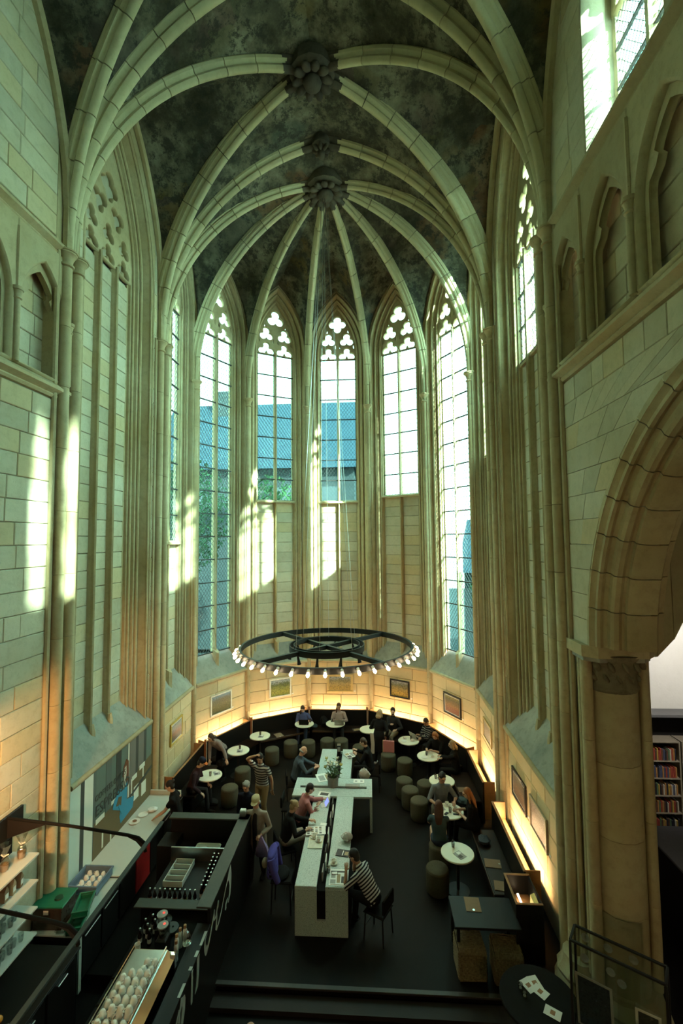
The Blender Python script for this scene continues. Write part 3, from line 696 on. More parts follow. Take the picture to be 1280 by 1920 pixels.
# aisle beyond the arch
st(MB().box(7.6, 7.9, -12, 11.3, -.3, 9.6).build('wall_aisle_outer', PLASTER), 'white plaster aisle wall')
st(MB().box(4.15, 7.9, 11.0, 11.3, -.3, 9.6).build('wall_aisle_end', PLASTER), 'white plaster wall at the far end of the side aisle')
st(MB().box(4.1, 7.9, -12, 11.3, 9.3, 9.6).build('ceiling_aisle', PLASTER), 'plaster ceiling of the side aisle')
st(MB().box(4.1, 4.4, 7.9, 11.2, -.3, 9.6).build('wall_aisle_inner', PLASTER), 'inner wall of the side aisle')
ar = st(empty('aisle_rib', (0, 0, 0)), 'shadowed brown vault of the side aisle behind the great arch')
AR = [(4.4, 4.95), (5.0, 5.0), (5.3, 5.3), (5.6, 5.85), (5.95, 6.6), (6.4, 7.4), (7.0, 8.1), (7.7, 8.6)]
for (xa, za), (xb, zb_) in zip(AR[:-1], AR[1:]):
    MB().add([(xa, 8.5, za), (xb-.01, 8.5, zb_), (xb-.01, 8.5, 9.4), (xa, 8.5, 9.4), (xa, 9.4, za), (xb-.01, 9.4, zb_), (xb-.01, 9.4, 9.4), (xa, 9.4, 9.4)], [(0,1,2,3),(4,5,6,7),(0,1,5,4),(3,2,6,7),(1,2,6,5),(0,3,7,4)]).build('voussoir', RIBST, ar)
# ------------------------------------------------ outside: slate roofed houses and trees seen through the glass
SLATEROOF = pm('outside_slate', (.010, .020, .028), .95, 0, .3, 3, 0); BRICKO = pm('outside_brick', (.016, .022, .024), .95, 0, .3, 2, 0)
hs = empty('house', (-5.5, 31, 0), 0, 'blue grey slate roofed house seen through the left apse windows', 'building')
MB().box(-9, 4.5, -1, 8, 0, 12).build('wall', BRICKO, hs); MB().prism([(-9.5, -1.6, 11.8), (-9.5, 3.5, 17.6), (-9.5, 8.6, 11.8)], (14.3, 0, 0)).build('roof', SLATEROOF, hs)
for k in range(4): MB().box(-6.6+3*k, -5.6+3*k, -1.08, -.9, 8.6, 10.6).build('window', pm('outside_sash', (.03, .04, .045), .9, 0, .1, 3, 0), hs)
MB().bbox(-6, -5, 2.5, 4, 15.5, 18.4, .05).build('chimney', BRICKO, hs)
h2 = empty('house', (-21, 16, 0), -.6, 'grey gabled house west of the apse seen through blue green panes', 'building')
MB().box(-6, 6, -4, 4, 0, 11).build('wall', BRICKO, h2); MB().prism([(-6.3, -4.5, 10.8), (-6.3, 0, 15.2), (-6.3, 4.5, 10.8)], (12.6, 0, 0)).build('roof', SLATEROOF, h2)
LEAFM = pm('outside_leaves', (.016, .042, .018), .95, 0, .5, 1.2, 0); BARK = pm('bark', (.05, .04, .03), .9)
rr = random.Random(5)
def tree(x, y, h, r, lab):
    t_ = empty('tree', (x, y, 0), 0, lab, 'tree', 'trees outside the apse windows')
    MB().tube([(0, 0, 0), (.1, 0, h*.5), (0, .1, h*.85)], [.25, .18, .05], 8).build('trunk', BARK, t_, 40)
    m_ = MB()
    for k in range(2600):
        u = Vector((rr.gauss(0, 1), rr.gauss(0, 1), rr.gauss(0, 1))).normalized()*r*rr.random()**.4
        c = Vector((u.x, u.y, h*.68+u.z*1.35)); a = Vector((rr.gauss(0, 1), rr.gauss(0, 1), rr.gauss(0, 1))).normalized(); b = a.orthogonal().normalized(); s = rr.uniform(.07, .17)
        m_.add([c-a*s, c+b*s*.5, c+a*s, c-b*s*.5], [(0, 1, 2, 3)])
    tag(m_.build('foliage', LEAFM, t_), kind='stuff')
tree(-4.9, 22.3, 11.2, 2.0, 'green tree outside the third apse window'); tree(-9.5, 23.3, 12.5, 2.3, 'green tree outside the second apse window'); tree(-.6, 25, 8.6, 1.8, 'small tree outside the middle apse window'); tree(5.6, 20.2, 7.0, 1.3, 'low tree outside the sixth apse window')
h3 = empty('house', (10.5, 25, 0), -.35, 'low dark green grey house outside the sixth apse window', 'building')
MB().box(-5, 6, -3, 4, 0, 5.6).build('wall', BRICKO, h3); MB().prism([(-5.3, -3.5, 5.4), (-5.3, .5, 8.2), (-5.3, 4.5, 5.4)], (11.6, 0, 0)).build('roof', SLATEROOF, h3)
tw = empty('tree', (12.2, -6.6, 0), 0, 'sparse tall tree added out of view to dapple the sun on the left wall', 'tree'); MB().tube([(0, 0, 0), (.2, .1, 12), (0, 0, 21)], [.4, .28, .06], 8).build('trunk', BARK, tw, 40); m_ = MB()  # unseen tree added so its sparse leaves break up the left wall sun patches
for k in range(420):
    c = Vector((rr.gauss(0, 1.5), rr.gauss(0, 1.5), 20+rr.gauss(0, 2.2))); a = Vector((rr.gauss(0, 1), rr.gauss(0, 1), rr.gauss(0, 1))).normalized(); b = a.orthogonal().normalized(); s = rr.uniform(.10, .26)
    m_.add([c-a*s, c+b*s*.5, c+a*s, c-b*s*.5], [(0, 1, 2, 3)])
tag(m_.build('foliage', LEAFM, tw), kind='stuff')
MB().box(-60, 60, 19, 70, -.6, -.3).build('ground_outside', BRICKO); st(bpy.data.objects['ground_outside'], 'dark ground outside the church')
# ================================================================ FURNITURE AND OBJECTS
def disc(r, z0, z1, n=32, b=.008, c=(0, 0, 0)): return MB().lathe([(r-b, z0), (r, z0+b), (r, z1-b), (r-b, z1)], n, c)
# ---------------- chandelier
ch = empty('chandelier', (-1.24, 12.96, 4.12), 0, 'huge black ring chandelier with lit bulbs hanging on thin wires over the cross table', 'chandelier')
def band(r0, r1, z0, z1, n=72): return MB().loft([[(r*math.cos(2*PI*k/n), r*math.sin(2*PI*k/n), z) for k in range(n)] for r, z in ((r1, z0), (r1, z1), (r0, z1), (r0, z0), (r1, z0))], True, False)
band(2.34, 2.40, -.075, .075).build('outer_ring', STEELBLK, ch, 50)
band(1.02, 1.05, -.07, .09).build('inner_ring', STEELBLK, ch, 50); band(.90, .925, -.02, .10).build('inner_ring', STEELBLK, ch, 50)
for a in (PI*.27, PI*.73): 
    q = Vector((math.cos(a), math.sin(a), 0)); m = bar_(q*2.35+Vector((0, 0, .0)), q*-2.35, .09, .11); m.build('cross_beam', STEELBLK, ch)
sock_me = MB().lathe([(.030, 0), (.036, .01), (.036, .075), (.028, .085)], 10).mesh('socket', PORC, 40)
bulb_me = MB().lathe([(.012, 0), (.030, .03), (.040, .065), (.036, .095), (.018, .118), (.004, .122)], 10).mesh('bulb', BULB, 60)
for k in range(40):
    a = 2*PI*(k+.5)/40; d = Vector((math.cos(a), math.sin(a), 0))
    ax3 = (d*.9+Vector((0, 0, -.75))).normalized(); rot = ax3.to_track_quat('Z', 'Y').to_euler()
    s_ = raw('socket', sock_me, None, ch, d*2.40+Vector((0, 0, .035)), rot); raw('bulb', bulb_me, None, s_, (0, 0, .075))
for k in range(10):
    a = 2*PI*(k+.25)/10; d = Vector((math.cos(a), math.sin(a), 0)); c = d*.99
    tl = (d*(.25 if k % 2 else -.2)+Vector((0, 0, -1))).normalized(); rot = tl.to_track_quat('Z', 'Y').to_euler()
    sp = MB().lathe([(.02, -.05), (.03, 0), (.035, .08), (.055, .20), (.05, .20), (.03, .12)], 12).build('spotlight', STEELBLK, ch, 40, loc=c+Vector((0, 0, -.11)), rot=rot)
    MB().lathe([(.046, .188), (.046, .192)], 10).build('lens', emit('spot_lens_%d' % k, (1, .72, .42), 6) if k == 0 else bpy.data.materials['spot_lens_0'], sp)
    L = bpy.data.lights.new('spot_lamp', 'SPOT'); L.energy = 30; L.color = (1, .72, .44); L.spot_size = 1.25; L.spot_blend = .8; L.shadow_soft_size = .04
    lo = bpy.data.objects.new('spot_lamp', L); COL.objects.link(lo); lo.location = Vector(ch.location)+c+Vector((0, 0, -.11))+tl*.22
    lo.rotation_euler = (d*(.75 if k % 2 else .35)+Vector((0, 0, -1))).to_track_quat('-Z', 'Y').to_euler()
for a, r_ in ((.75, 1.04), (2.4, 1.04), (3.9, 1.04), (5.5, 1.04), (1.6, .9), (4.6, .9)):
    MB().tube([(r_*math.cos(a), r_*math.sin(a), .08), (.05*math.cos(a), .05*math.sin(a), 13.2)], .006, 5).build('suspension_wire', STEEL, ch)
# ---------------- cross shaped reading table
TERR = None
def terr():
    m, t, out = newmat('speckled_terrazzo'); p = geo_pos(t)
    c = mixc(t, ramp(t, noise(t, 90, 2, p), [(.36, 1.), (.42, 0.)]), (.40, .47, .44), (.10, .12, .12)); c = mixc(t, ramp(t, noise(t, 60, 2, p), [(.62, 0.), (.66, .8)]), c, (.60, .66, .62))
    bsdf(t, out, c, .35); return m
TERR = terr()
ct = empty('reading_table', (-.96, 8.62, 0), 0, 'long cross shaped speckled grey reading table with a slot down its middle', 'table')
def ctb(name, x0, x1, y0, y1, z0, z1, mat=TERR, b=.006): return MB().bbox(x0+.96, x1+.96, y0-8.62, y1-8.62, z0, z1, b).build(name, mat, ct)
H_ = .86
ctb('tabletop', -1.44, -1.045, 8.62, 11.55, H_-.05, H_); ctb('tabletop', -.885, -.48, 8.62, 11.55, H_-.05, H_)
ctb('tabletop', -1.50, -1.045, 12.40, 14.07, H_-.05, H_); ctb('tabletop', -.885, -.59, 12.40, 14.07, H_-.05, H_)
ctb('tabletop', -1.99, -.03, 11.55, 11.92, H_-.05, H_); ctb('tabletop', -1.99, -.03, 12.02, 12.40, H_-.05, H_)
for a, b in ((-1.99, -1.85), (-.17, -.03)): ctb('tabletop', a, b, 11.92, 12.02, H_-.05, H_)
ctb('slot_channel', -1.05, -.88, 8.66, 14.05, H_-.22, H_-.10, BLACKM); ctb('slot_channel', -1.86, -.16, 11.91, 12.03, H_-.16, H_-.10, BLACKM)
ctb('end_panel', -1.44, -1.045, 8.62, 8.68, 0, H_-.05); ctb('end_panel', -.885, -.48, 8.62, 8.68, 0, H_-.05); ctb('end_panel', -1.045, -.885, 8.62, 8.68, 0, .27); ctb('slot_back', -1.05, -.88, 8.67, 8.70, .25, H_-.12, BLACKM)
for x in (-1.99, -.09): ctb('leg', x, x+.06, 11.58, 12.37, 0, H_-.05)
ctb('leg', -1.45, -.64, 14.0, 14.06, 0, H_-.05); ctb('spine', -1.06, -.87, 8.75, 13.9, .05, H_-.2, BLACKM)
# ---------------- round cafe tables
def make_table():
    r = empty('cafe_table')
    disc(.33, .705, .74, 36).build('tabletop', CREAM, r, 40)
    MB().lathe([(.03, .03), (.03, .70), (.10, .705)], 12).build('pole', STEELBLK, r, 40); MB().lathe([(.23, 0), (.23, .012), (.05, .03)], 24).build('base', STEELBLK, r, 40); return r
TABLES = [((-3.67, 15.21), 'round cream cafe table with a small menu rack, in front of the left rear bench'),
 ((-4.08, 14.15), 'round cream cafe table beside the woman bending over her black bag'),
 ((-4.44, 12.66), 'round cream cafe table by the person in the orange brimmed cap'),
 ((-2.36, 16.25), 'round cream cafe table carrying the dark laptop'),
 ((-1.28, 16.32), 'round cream cafe table carrying the silver laptop'),
 ((1.14, 15.05), 'round cream cafe table with crockery beside the man in the striped jumper'),
 ((1.63, 14.02), 'round cream cafe table between the red haired and the fair haired women'),
 ((1.81, 12.65), 'round cream cafe table behind the dark haired man in the grey blue shirt'),
 ((1.77, 11.29), 'round cream cafe table crowded with phones and cups between three guests'),
 ((1.69, 9.85), 'empty round cream cafe table nearest the camera, with a magazine on it'),
 ((-.10, 15.86), 'round cream cafe table half hidden behind the woman with the pink bag')]
t0 = make_table()
for k, (p, lab) in enumerate(TABLES):
    o = t0 if k == 0 else copy_tree(t0); o.location = (*p, 0); tag(o, lab, 'table', 'round cafe tables')
# ---------------- poufs
def make_pouf():
    r = empty('pouf')
    MB().lathe([(.20, .0), (.225, .03), (.232, .20), (.228, .40), (.222, .43)], 24).build('side_cover', POUF, r, 50)
    MB().lathe([(.224, .43), (.222, .45), (.205, .468), (.10, .475), (.01, .477)], 24).build('seat_pad', POUF, r, 50)
    MB().lathe([(.226, .425), (.231, .432), (.226, .439)], 24, (0, 0, 0), False).build('piping', POUF, r, 50); return r
POUFS = [((-3.21, 14.92), 'olive pouf right of the small rack table at the left rear'), ((-2.70, 15.45), 'olive pouf in front of the bench, left of the dark laptop table'),
 ((-2.12, 15.50), 'olive pouf just in front of the woman in blue'), ((-1.51, 15.66), 'olive pouf in front of the woman with the silver laptop, its left one'),
 ((-1.04, 15.66), 'olive pouf in front of the woman with the silver laptop, its right one'), ((-.42, 15.2), 'olive pouf behind the reading man at the table end'),
 ((.48, 14.71), 'olive pouf beside the feet of the woman with the pink bag'), ((.96, 14.35), 'olive pouf in front of the crockery table on the right'),
 ((.86, 13.20), 'olive pouf in shade left of the table with the glass, farthest of three'), ((.98, 12.72), 'olive pouf left of the table behind the man in the shirt'),
 ((1.17, 12.22), 'olive pouf left of the man in the grey blue shirt'), ((1.42, 13.05), 'olive pouf tucked against the table with the glass'),
 ((1.27, 9.80), 'olive pouf nearest the camera, left of the empty round table'), ((-3.87, 12.61), 'olive pouf right of the table of the orange cap person'),
 ((-3.79, 13.60), 'olive pouf behind the man in the striped T-shirt'), ((1.42, 10.52), 'olive pouf under the long haired woman in teal'), ((1.66, 11.95), 'olive pouf under the man in the grey blue shirt')]
p0 = make_pouf()
for k, (p, lab) in enumerate(POUFS):
    o = p0 if k == 0 else copy_tree(p0); o.location = (*p, 0); tag(o, lab, 'pouf', 'olive poufs around the cafe tables')
# ---------------- benches with hidden light behind the back
def bench(p, q, lab, glow=True, seat=True, hz=1.0):
    P, Q = Vector((*p, 0)), Vector((*q, 0)); L = (Q-P).length; a = math.atan2(Q.y-P.y, Q.x-P.x)
    r = empty('bench', P, a, lab, 'bench', 'wall benches along the apse')
    MB().bbox(0, L, -.005, .035, 0, hz-.02, .004).build('backrest', BLACK, r); MB().bbox(0, L, -.012, .042, hz-.02, hz, .004).build('top_edge', WOODBR, r)
    for x in (0, L-.03): MB().bbox(x, x+.03, .035, .30, .1, hz, .004).build('end_board', WOODBR if x else WOODBR, r)
    if seat:
        MB().bbox(.15, L-.15, -.50, -.005, .40, .45, .01).build('seat', WOODBK, r); MB().bbox(.15, L-.15, -.42, -.38, 0, .40, .004).build('front_panel', BLACK, r)
        MB().bbox(.15, L-.15, -.515, -.50, .395, .452, .003).build('front_edge', pm('bench_edge', (.06, .035, .02), .4), r)
    if glow:
        MB().bbox(0.03, L-.03, .035, .30, .60, .62, .003).build('light_tray', WOODBR, r)
        MB().tube([(.08, .15, .72), (L-.08, .15, .72)], .014, 8).build('fluorescent_tube', STRIP, r)
    return r
BP = [(-5.16, 11.95), (-5.10, 14.03), (-4.13, 15.81), (-2.28, 16.88), (-.16, 16.88), (1.77, 15.72), (2.72, 13.90), (2.74, 12.05), (2.74, 11.30), (2.74, 9.00)]
BL = ['black bench along the left apse wall behind the orange cap person', 'black bench behind the bending woman, second from the left', 'black bench under the white framed field painting', 'black bench at the very back behind the woman with the silver laptop',
      'black bench under the dark framed field painting', 'black bench under the dark framed street painting on the right', 'black bench by the right pier behind the long haired women']
def sub(i, g0=.02, g1=.02, s=0, e=1):
    a, b = Vector(BP[i]), Vector(BP[i+1]); d = (b-a).normalized(); return tuple(a+d*g0), tuple(b-d*g1)
for i in range(6):
    a, b = sub(i, .04, .04)
    # bench local +Y must point to the wall: run from right to left
    bench(b, a, BL[i], True) if False else None
def bench2(a, b, lab, **k):
    """a to b clockwise seen from above, so local +Y would face the room: run it reversed and mirror"""
    return bench(a, b, lab, **k)
for i in range(7):
    a, b = sub(i, .03, .03); bench(a, b, BL[i], glow=(i > 0))
bench(*sub(8, .05, .0), 'black bench nearest the camera with two brown menu covers on its seat')
for (x, y), lab in zip(BP[1:6], ['slim brown reading lamp post at the corner by the bending woman', 'slim brown post at the bench corner by the rack table', 'slim brown post at the bench corner beside the woman in blue', 'slim brown post at the bench corner behind the pink bag', 'slim brown post at the right rear bench corner']):
    dv = Vector((CX-x, CY-y, 0)).normalized(); c = Vector((x, y, 0))+dv*.05
    r = empty('corner_post', c, 0, lab, 'post', 'brown posts at the bench corners')
    MB().bbox(-.03, .03, -.03, .03, .55, 1.10, .006).build('post', pm('orange_ply', (.34, .14, .06), .5), r); MB().tube([(dv.x*.04, dv.y*.04, .45), (dv.x*.04, dv.y*.04, 1.0)], .010, 6).build('rod', WHITE, r)
# end box with an open lamp tray, low dark table and wicker stools
eb = empty('lamp_box', (2.62, 8.62, 0), 0, 'dark open topped box with a bare lit tube beside the right wall', 'box')
for x0, x1, y0, y1 in ((-.25, -.22, -.36, .36), (.17, .20, -.36, .36), (-.22, .17, -.36, -.33), (-.22, .17, .33, .36)): MB().bbox(x0, x1, y0, y1, 0, .95, .004).build('board', BLACK, eb)
MB().bbox(-.22, .17, -.33, .33, .60, .62, .002).build('tray', WOODBR, eb)
for x0, x1, y0, y1 in ((-.255, -.215, -.365, .365), (-.22, .20, .325, .365), (-.22, .20, -.365, -.325)): MB().bbox(x0, x1, y0, y1, .95, .962, .002).build('edge', WOODBR, eb)
MB().tube([(-.05, -.30, .70), (-.05, .22, .70)], .018, 8).build('fluorescent_tube', emit('bare_tube', (1, .78, .45), 14), eb)
MB().prism([(.06, -.32, .62), (.13, -.32, .62), (.14, -.30, .95), (.08, -.28, .90)], (0, .22, 0)).build('reflector', pm('yellow_card', (.75, .55, .15), .5), eb)
dt = empty('low_table', (1.97, 8.36, 0), 0, 'low black rectangular table with one brown menu cover', 'table')
MB().bbox(-.66, .42, -.33, .35, .69, .73, .008).build('tabletop', BLACK, dt)
for x in (-.60, .36):
    for y in (-.28, .30): MB().bbox(x-.025, x+.025, y-.025, y+.025, 0, .69, .004).build('leg', BLACK, dt)
WICK = None
def wick():
    m, t, out = newmat('woven_banana_leaf'); p = obj_co(t); n = noise(t, 30, 4, p)
    c = ramp(t, n, [(.3, (.055, .035, .015)), (.55, (.16, .11, .05)), (.8, (.26, .19, .09))]); bsdf(t, out, c, .8, nrm=bump(t, n, .01, .6)); return m
WICK = wick()
def wicker(loc, rz, lab):
    r = empty('wicker_stool', loc, rz, lab, 'stool', 'square wicker stools'); hw = .215
    MB().bbox(-hw+.01, hw-.01, -hw+.01, hw-.01, .0, .46, .03).build('frame', WICK, r)
    for k in range(20):
        x = -hw+.012+k*(2*hw-.024)/19
        m = MB(); pts = [(x, -hw-.004, .02), (x, -hw-.006, .44), (x, -hw+.02, .468), (x, -.1, .474+.004*(k % 2)), (x, .1, .474), (x, hw-.02, .468), (x, hw+.006, .44), (x, hw+.004, .02)]
        m.tube(pts, .0105, 5); m.build('strand', WICK, r, 60)
    for k in range(18):
        z = .03+k*.0235; m = MB(); c = hw+.008+.003*(k % 2)
        m.tube([(-c, -c+.03, z), (-c+.03, -c, z), (c-.03, -c, z), (c, -c+.03, z), (c, c-.03, z), (c-.03, c, z), (-c+.03, c, z), (-c, c-.03, z), (-c, -c+.03, z)], .0095, 5); m.build('weave_row', WICK, r, 60)
    for k in range(9):
        y = -hw+.03+k*.046; MB().tube([(-hw, y, .462), (0, y, .482), (hw, y, .462)], .009, 5).build('cross_strand', WICK, r, 60)
wicker((1.555, 8.12, 0), .03, 'square wicker stool in front of the low black table, left of the pair'); wicker((2.13, 8.06, 0), -.05, 'square wicker stool in front of the low black table, right of the pair')
def menu(loc, rz, lab, grp='brown menu covers'):
    r = empty('menu_cover', loc, rz, lab, 'menu', grp); MB().bbox(-.13, .13, -.16, .16, 0, .008, .003).build('cover', MENU, r)
    MB().loft([[(.022*c+ox, .022*s-.13+oy*0, z) for c, s in [(math.cos(2*PI*k/12), math.sin(2*PI*k/12)) for k in range(12)]] for ox, oy, z in ((0, 0, .008), (0, 0, .012))]).build('eyelet', STEEL, r)
    MB().tube([(-.125, -.15, .009), (-.125, .15, .009)], .004, 5).build('spine', MENU, r); return r
menu((1.70, 8.52, .731), -.05, 'brown menu cover with an eyelet lying on the low black table'); menu((2.42, 9.98, .452), 1.45, 'brown menu cover on the nearest bench seat, farther of two'); menu((2.45, 9.36, .452), 1.40, 'brown menu cover on the nearest bench seat, nearer of two')
menu((2.40, 12.75, .452), 1.6, 'brown menu cover on the right bench behind the red haired long haired woman'); menu((-3.2, 15.95, .452), .6, 'brown menu cover on the bench left of the woman in blue'); menu((-4.25, 15.0, .452), 1.0, 'brown menu cover on the bench beside the rack table')
# ---------------- paintings on the walls
def paint(name, sky, mid, low, sc=7, hor=.1):
    m, t, out = newmat(name); co = obj_co(t); s = N(t, 'ShaderNodeSeparateXYZ'); t.links.new(co, s.inputs[0])
    n = noise(t, sc, 5, co, .7); a = N(t, 'ShaderNodeMath', operation='MULTIPLY_ADD'); t.links.new(n, a.inputs[0]); a.inputs[1].default_value = .30; t.links.new(s.outputs[2], a.inputs[2])
    c = ramp(t, a.outputs[0], [(0, low[0]), (.12, low[1]), (.24+hor*.3, mid), (.32+hor*.4, sky), (.6, sky)])
    c = mixc(t, ramp(t, noise(t, sc*3, 4, co, .8), [(.40, .75), (.52, 0.)]), c, [x*.25 for x in mid]); c = mixc(t, ramp(t, noise(t, sc*2.2, 4, co, .8), [(.60, 0.), (.70, .6)]), c, [min(1, x*1.8+.1) for x in low[1]])
    bsdf(t, out, c, .5); return m
FW, FY, FB, FG = pm('white_frame', (.68, .66, .58), .5), pm('gold_yellow_frame', (.50, .33, .05), .4), pm('black_frame', (.015, .012, .010), .35), pm('pale_gilt_frame', (.55, .40, .17), .45)
def picture(loc, rz, w_, h, zc, fm, cm, lab, fw=.05, mount=None, card=True):
    r = empty('painting', (loc[0], loc[1], zc), rz, lab, 'painting', 'paintings hung around the apse')
    d = -.045
    for (x0, x1, z0, z1) in ((-w_/2, w_/2, h/2-fw, h/2), (-w_/2, w_/2, -h/2, -h/2+fw), (-w_/2, -w_/2+fw, -h/2+fw, h/2-fw), (w_/2-fw, w_/2, -h/2+fw, h/2-fw)): MB().bbox(x0, x1, d, -.002, z0, z1, .008).build('frame_rail', fm, r)
    i0 = fw-.003
    MB().box(-w_/2+i0, w_/2-i0, d+.018, -.004, -h/2+i0, h/2-i0).build('mount' if mount else 'canvas', mount or cm, r)
    if mount: k = fw+.035; MB().box(-w_/2+k, w_/2-k, d+.014, d+.02, -h/2+k, h/2-k).build('canvas', cm, r)
    if card: q = empty('price_card', (0, 0, 0)); q.parent = r; bpy.data.objects.remove(q); MB().box(w_/2+.03, w_/2+.10, -.012, -.002, -h/2+.02, -h/2+.065).build('price_card', PAPER, r)
PC = [(1, -.05, .80, .60, FY, paint('flower_dots', (.25, .27, .28), (.40, .38, .36), ((.10, .08, .06), (.30, .12, .07)), 16), 'gold framed painting of dotted flowers, leftmost in the apse', PAPER),
 (2, -.03, .90, .66, FW, paint('thistle_field', (.22, .33, .45), (.20, .19, .15), ((.14, .13, .05), (.22, .20, .10)), 13, .2), 'white framed painting of a thistle field under blue sky', None),
 (3, .05, .82, .66, FW, paint('green_field', (.30, .36, .40), (.09, .12, .05), ((.30, .30, .06), (.24, .26, .07)), 9), 'white framed painting of a yellow green field', None),
 (4, 0, .96, .64, FG, paint('wheat_field', (.30, .33, .36), (.20, .18, .10), ((.36, .24, .06), (.40, .30, .12)), 8), 'pale gilt framed painting of a wheat field at the very back', FG),
 (5, 0, .76, .62, FB, paint('stubble_rows', (.25, .28, .32), (.12, .13, .08), ((.38, .24, .04), (.32, .22, .06)), 8, .15), 'dark framed painting of stubble rows', None),
 (6, -.03, .84, .66, FB, paint('village_street', (.30, .25, .08), (.10, .10, .05), ((.20, .07, .04), (.28, .14, .05)), 11, .2), 'black framed painting of a village street with white mount', PAPER),
 (7, -.15, .86, .54, FG, paint('pale_sketch', (.36, .32, .24), (.22, .18, .12), ((.25, .2, .14), (.3, .25, .18)), 14), 'pale framed painting half hidden behind the right pier', None)]
for i, u, w_, h, fm, cm, lab, mt in PC:
    loc, t = side_frame(i); picture((loc[0]+u*math.cos(t), loc[1]-u*math.sin(t)), -t, w_, h, 1.80, fm, cm, lab, .05, mt)
picture((XR-.0, 10.60), -PI/2, .92, .63, 1.60, FB, paint('brown_courtyard', (.25, .19, .12), (.16, .13, .10), ((.12, .07, .04), (.22, .14, .08)), 12), 'black framed painting of a brown courtyard on the right wall', .06, PAPER)
picture((XR-.0, 9.45), -PI/2, .90, .63, 1.59, pm('grey_gilt_frame', (.34, .28, .18), .5), paint('faded_pink_village', (.36, .27, .22), (.26, .19, .15), ((.30, .21, .16), (.38, .28, .22)), 14), 'grey framed faded pink painting nearest the camera on the right wall', .05)
# ---------------- printed wall panel by the bar
pp = empty('wall_panel', (XL+.06, 9.83, 0), PI/2, 'large printed coffee mural panel on the left wall under the sill', 'mural')
def flat(name, pts, mat, d): # pts in (y,z) world
    return MB().prism([(y-9.83, -.028-d, z) for y, z in pts], (0, .004, 0)).build(name, mat, pp)
TEAL, TEAL2, BRN, CHAR, BLU = pm('mural_teal', (.12, .17, .145), .6, 0, .05), pm('mural_dark_teal', (.10, .13, .12), .6, 0, .05), pm('mural_brown', (.13, .095, .045), .6, 0, .06), pm('mural_charcoal', (.045, .055, .05), .6, 0, .05), pm('mural_blue', (.04, .24, .38), .6, 0, .05)
MAUVE, MWHT, HAIRM = pm('mural_mauve', (.17, .165, .145), .6, 0, .05), pm('mural_white', (.66, .69, .60), .6, 0, .04), pm('mural_auburn', (.14, .05, .02), .6, 0, .05)
MB().bbox(-1.56, 1.56, -.022, -.002, .55, 2.62, .003).build('board', TEAL, pp)
flat('strip', [(8.27, .55), (8.58, .55), (8.58, 2.60), (8.27, 2.60)], MWHT, 0); flat('strip', [(8.58, .55), (8.70, .55), (8.70, 2.60), (8.58, 2.60)], CHAR, 0); flat('strip', [(8.70, .55), (8.98, .55), (8.98, 2.60), (8.70, 2.60)], MWHT, 0)
for a, b, m_ in ((8.98, 9.08, TEAL2), (9.42, 9.62, TEAL2), (9.80, 10.0, CHAR), (10.36, 10.62, MAUVE), (10.62, 10.74, CHAR), (10.74, 11.0, MAUVE), (11.0, 11.12, CHAR)): flat('stripe', [(a, 1.5), (b, 1.5), (b, 2.60), (a, 2.60)], m_, .001)
flat('brown_field', [(8.98, .55), (11.39, .55), (11.39, 1.86), (10.75, 1.80), (10.4, 1.62), (9.7, 1.56), (9.02, 1.58)], BRN, .002)
for a, z, l, h in ((9.08, 1.52, .30, .10), (9.62, 1.60, .26, .08), (9.30, .95, .05, .30), (10.42, 1.30, .05, .42), (10.46, 1.66, .22, .10), (10.80, 1.74, .25, .10), (10.95, 1.52, .05, .22), (9.6, .80, .05, .28), (10.55, 1.18, .22, .30), (10.9, 1.10, .22, .30)): flat('furniture_outline', [(a, z), (a+l, z), (a+l, z+h), (a, z+h)], MWHT, .004)
flat('pole', [(10.28, 1.4), (10.33, 1.4), (10.33, 2.58), (10.28, 2.58)], MWHT, .004); flat('counter_line', [(10.20, 1.30), (11.39, 1.52), (11.39, 1.60), (10.20, 1.36)], CHAR, .005)
def letters(txt, y, z, size, mat):
    cu = bpy.data.curves.new('lettering', 'FONT'); cu.body = txt; cu.size = size; cu.extrude = .002; cu.resolution_u = 3; cu.materials.append(mat)
    o = bpy.data.objects.new('lettering', cu); COL.objects.link(o); o.parent = pp; o.location = (y-9.83, -.036, z); o.rotation_euler = (PI/2, 0, 0); DEFER.append(o); return o
letters('COFFEELOVERS', 9.03, 1.98, .165, CHAR); letters('ESPRESSO', 9.05, 1.68, .30, CHAR)
flat('painted_hair', [(10.06, 1.95), (10.10, 2.15), (10.20, 2.28), (10.30, 2.20), (10.32, 1.7), (10.22, 1.6), (10.20, 1.95)], HAIRM, .006); flat('painted_face', [(10.10, 1.98), (10.13, 2.12), (10.20, 2.14), (10.22, 1.98), (10.18, 1.88), (10.18, 1.74), (10.08, 1.72), (10.12, 1.88)], pm('mural_skin', (.52, .47, .38), .6), .008)
flat('painted_dress', [(9.93, 1.78), (10.12, 1.66), (10.26, 1.80), (10.24, 1.40), (10.56, 1.30), (10.50, 1.08), (10.0, 1.02), (9.95, 1.18), (9.98, 1.30), (9.68, 1.48), (9.72, 1.62)], BLU, .007); flat('painted_gap', [(9.90, 1.62), (10.02, 1.58), (10.0, 1.40), (9.80, 1.48)], BRN, .012); flat('painted_arm', [(9.88, 1.44), (10.03, 1.20), (10.06, 1.26), (9.93, 1.46)], BLU, .013)
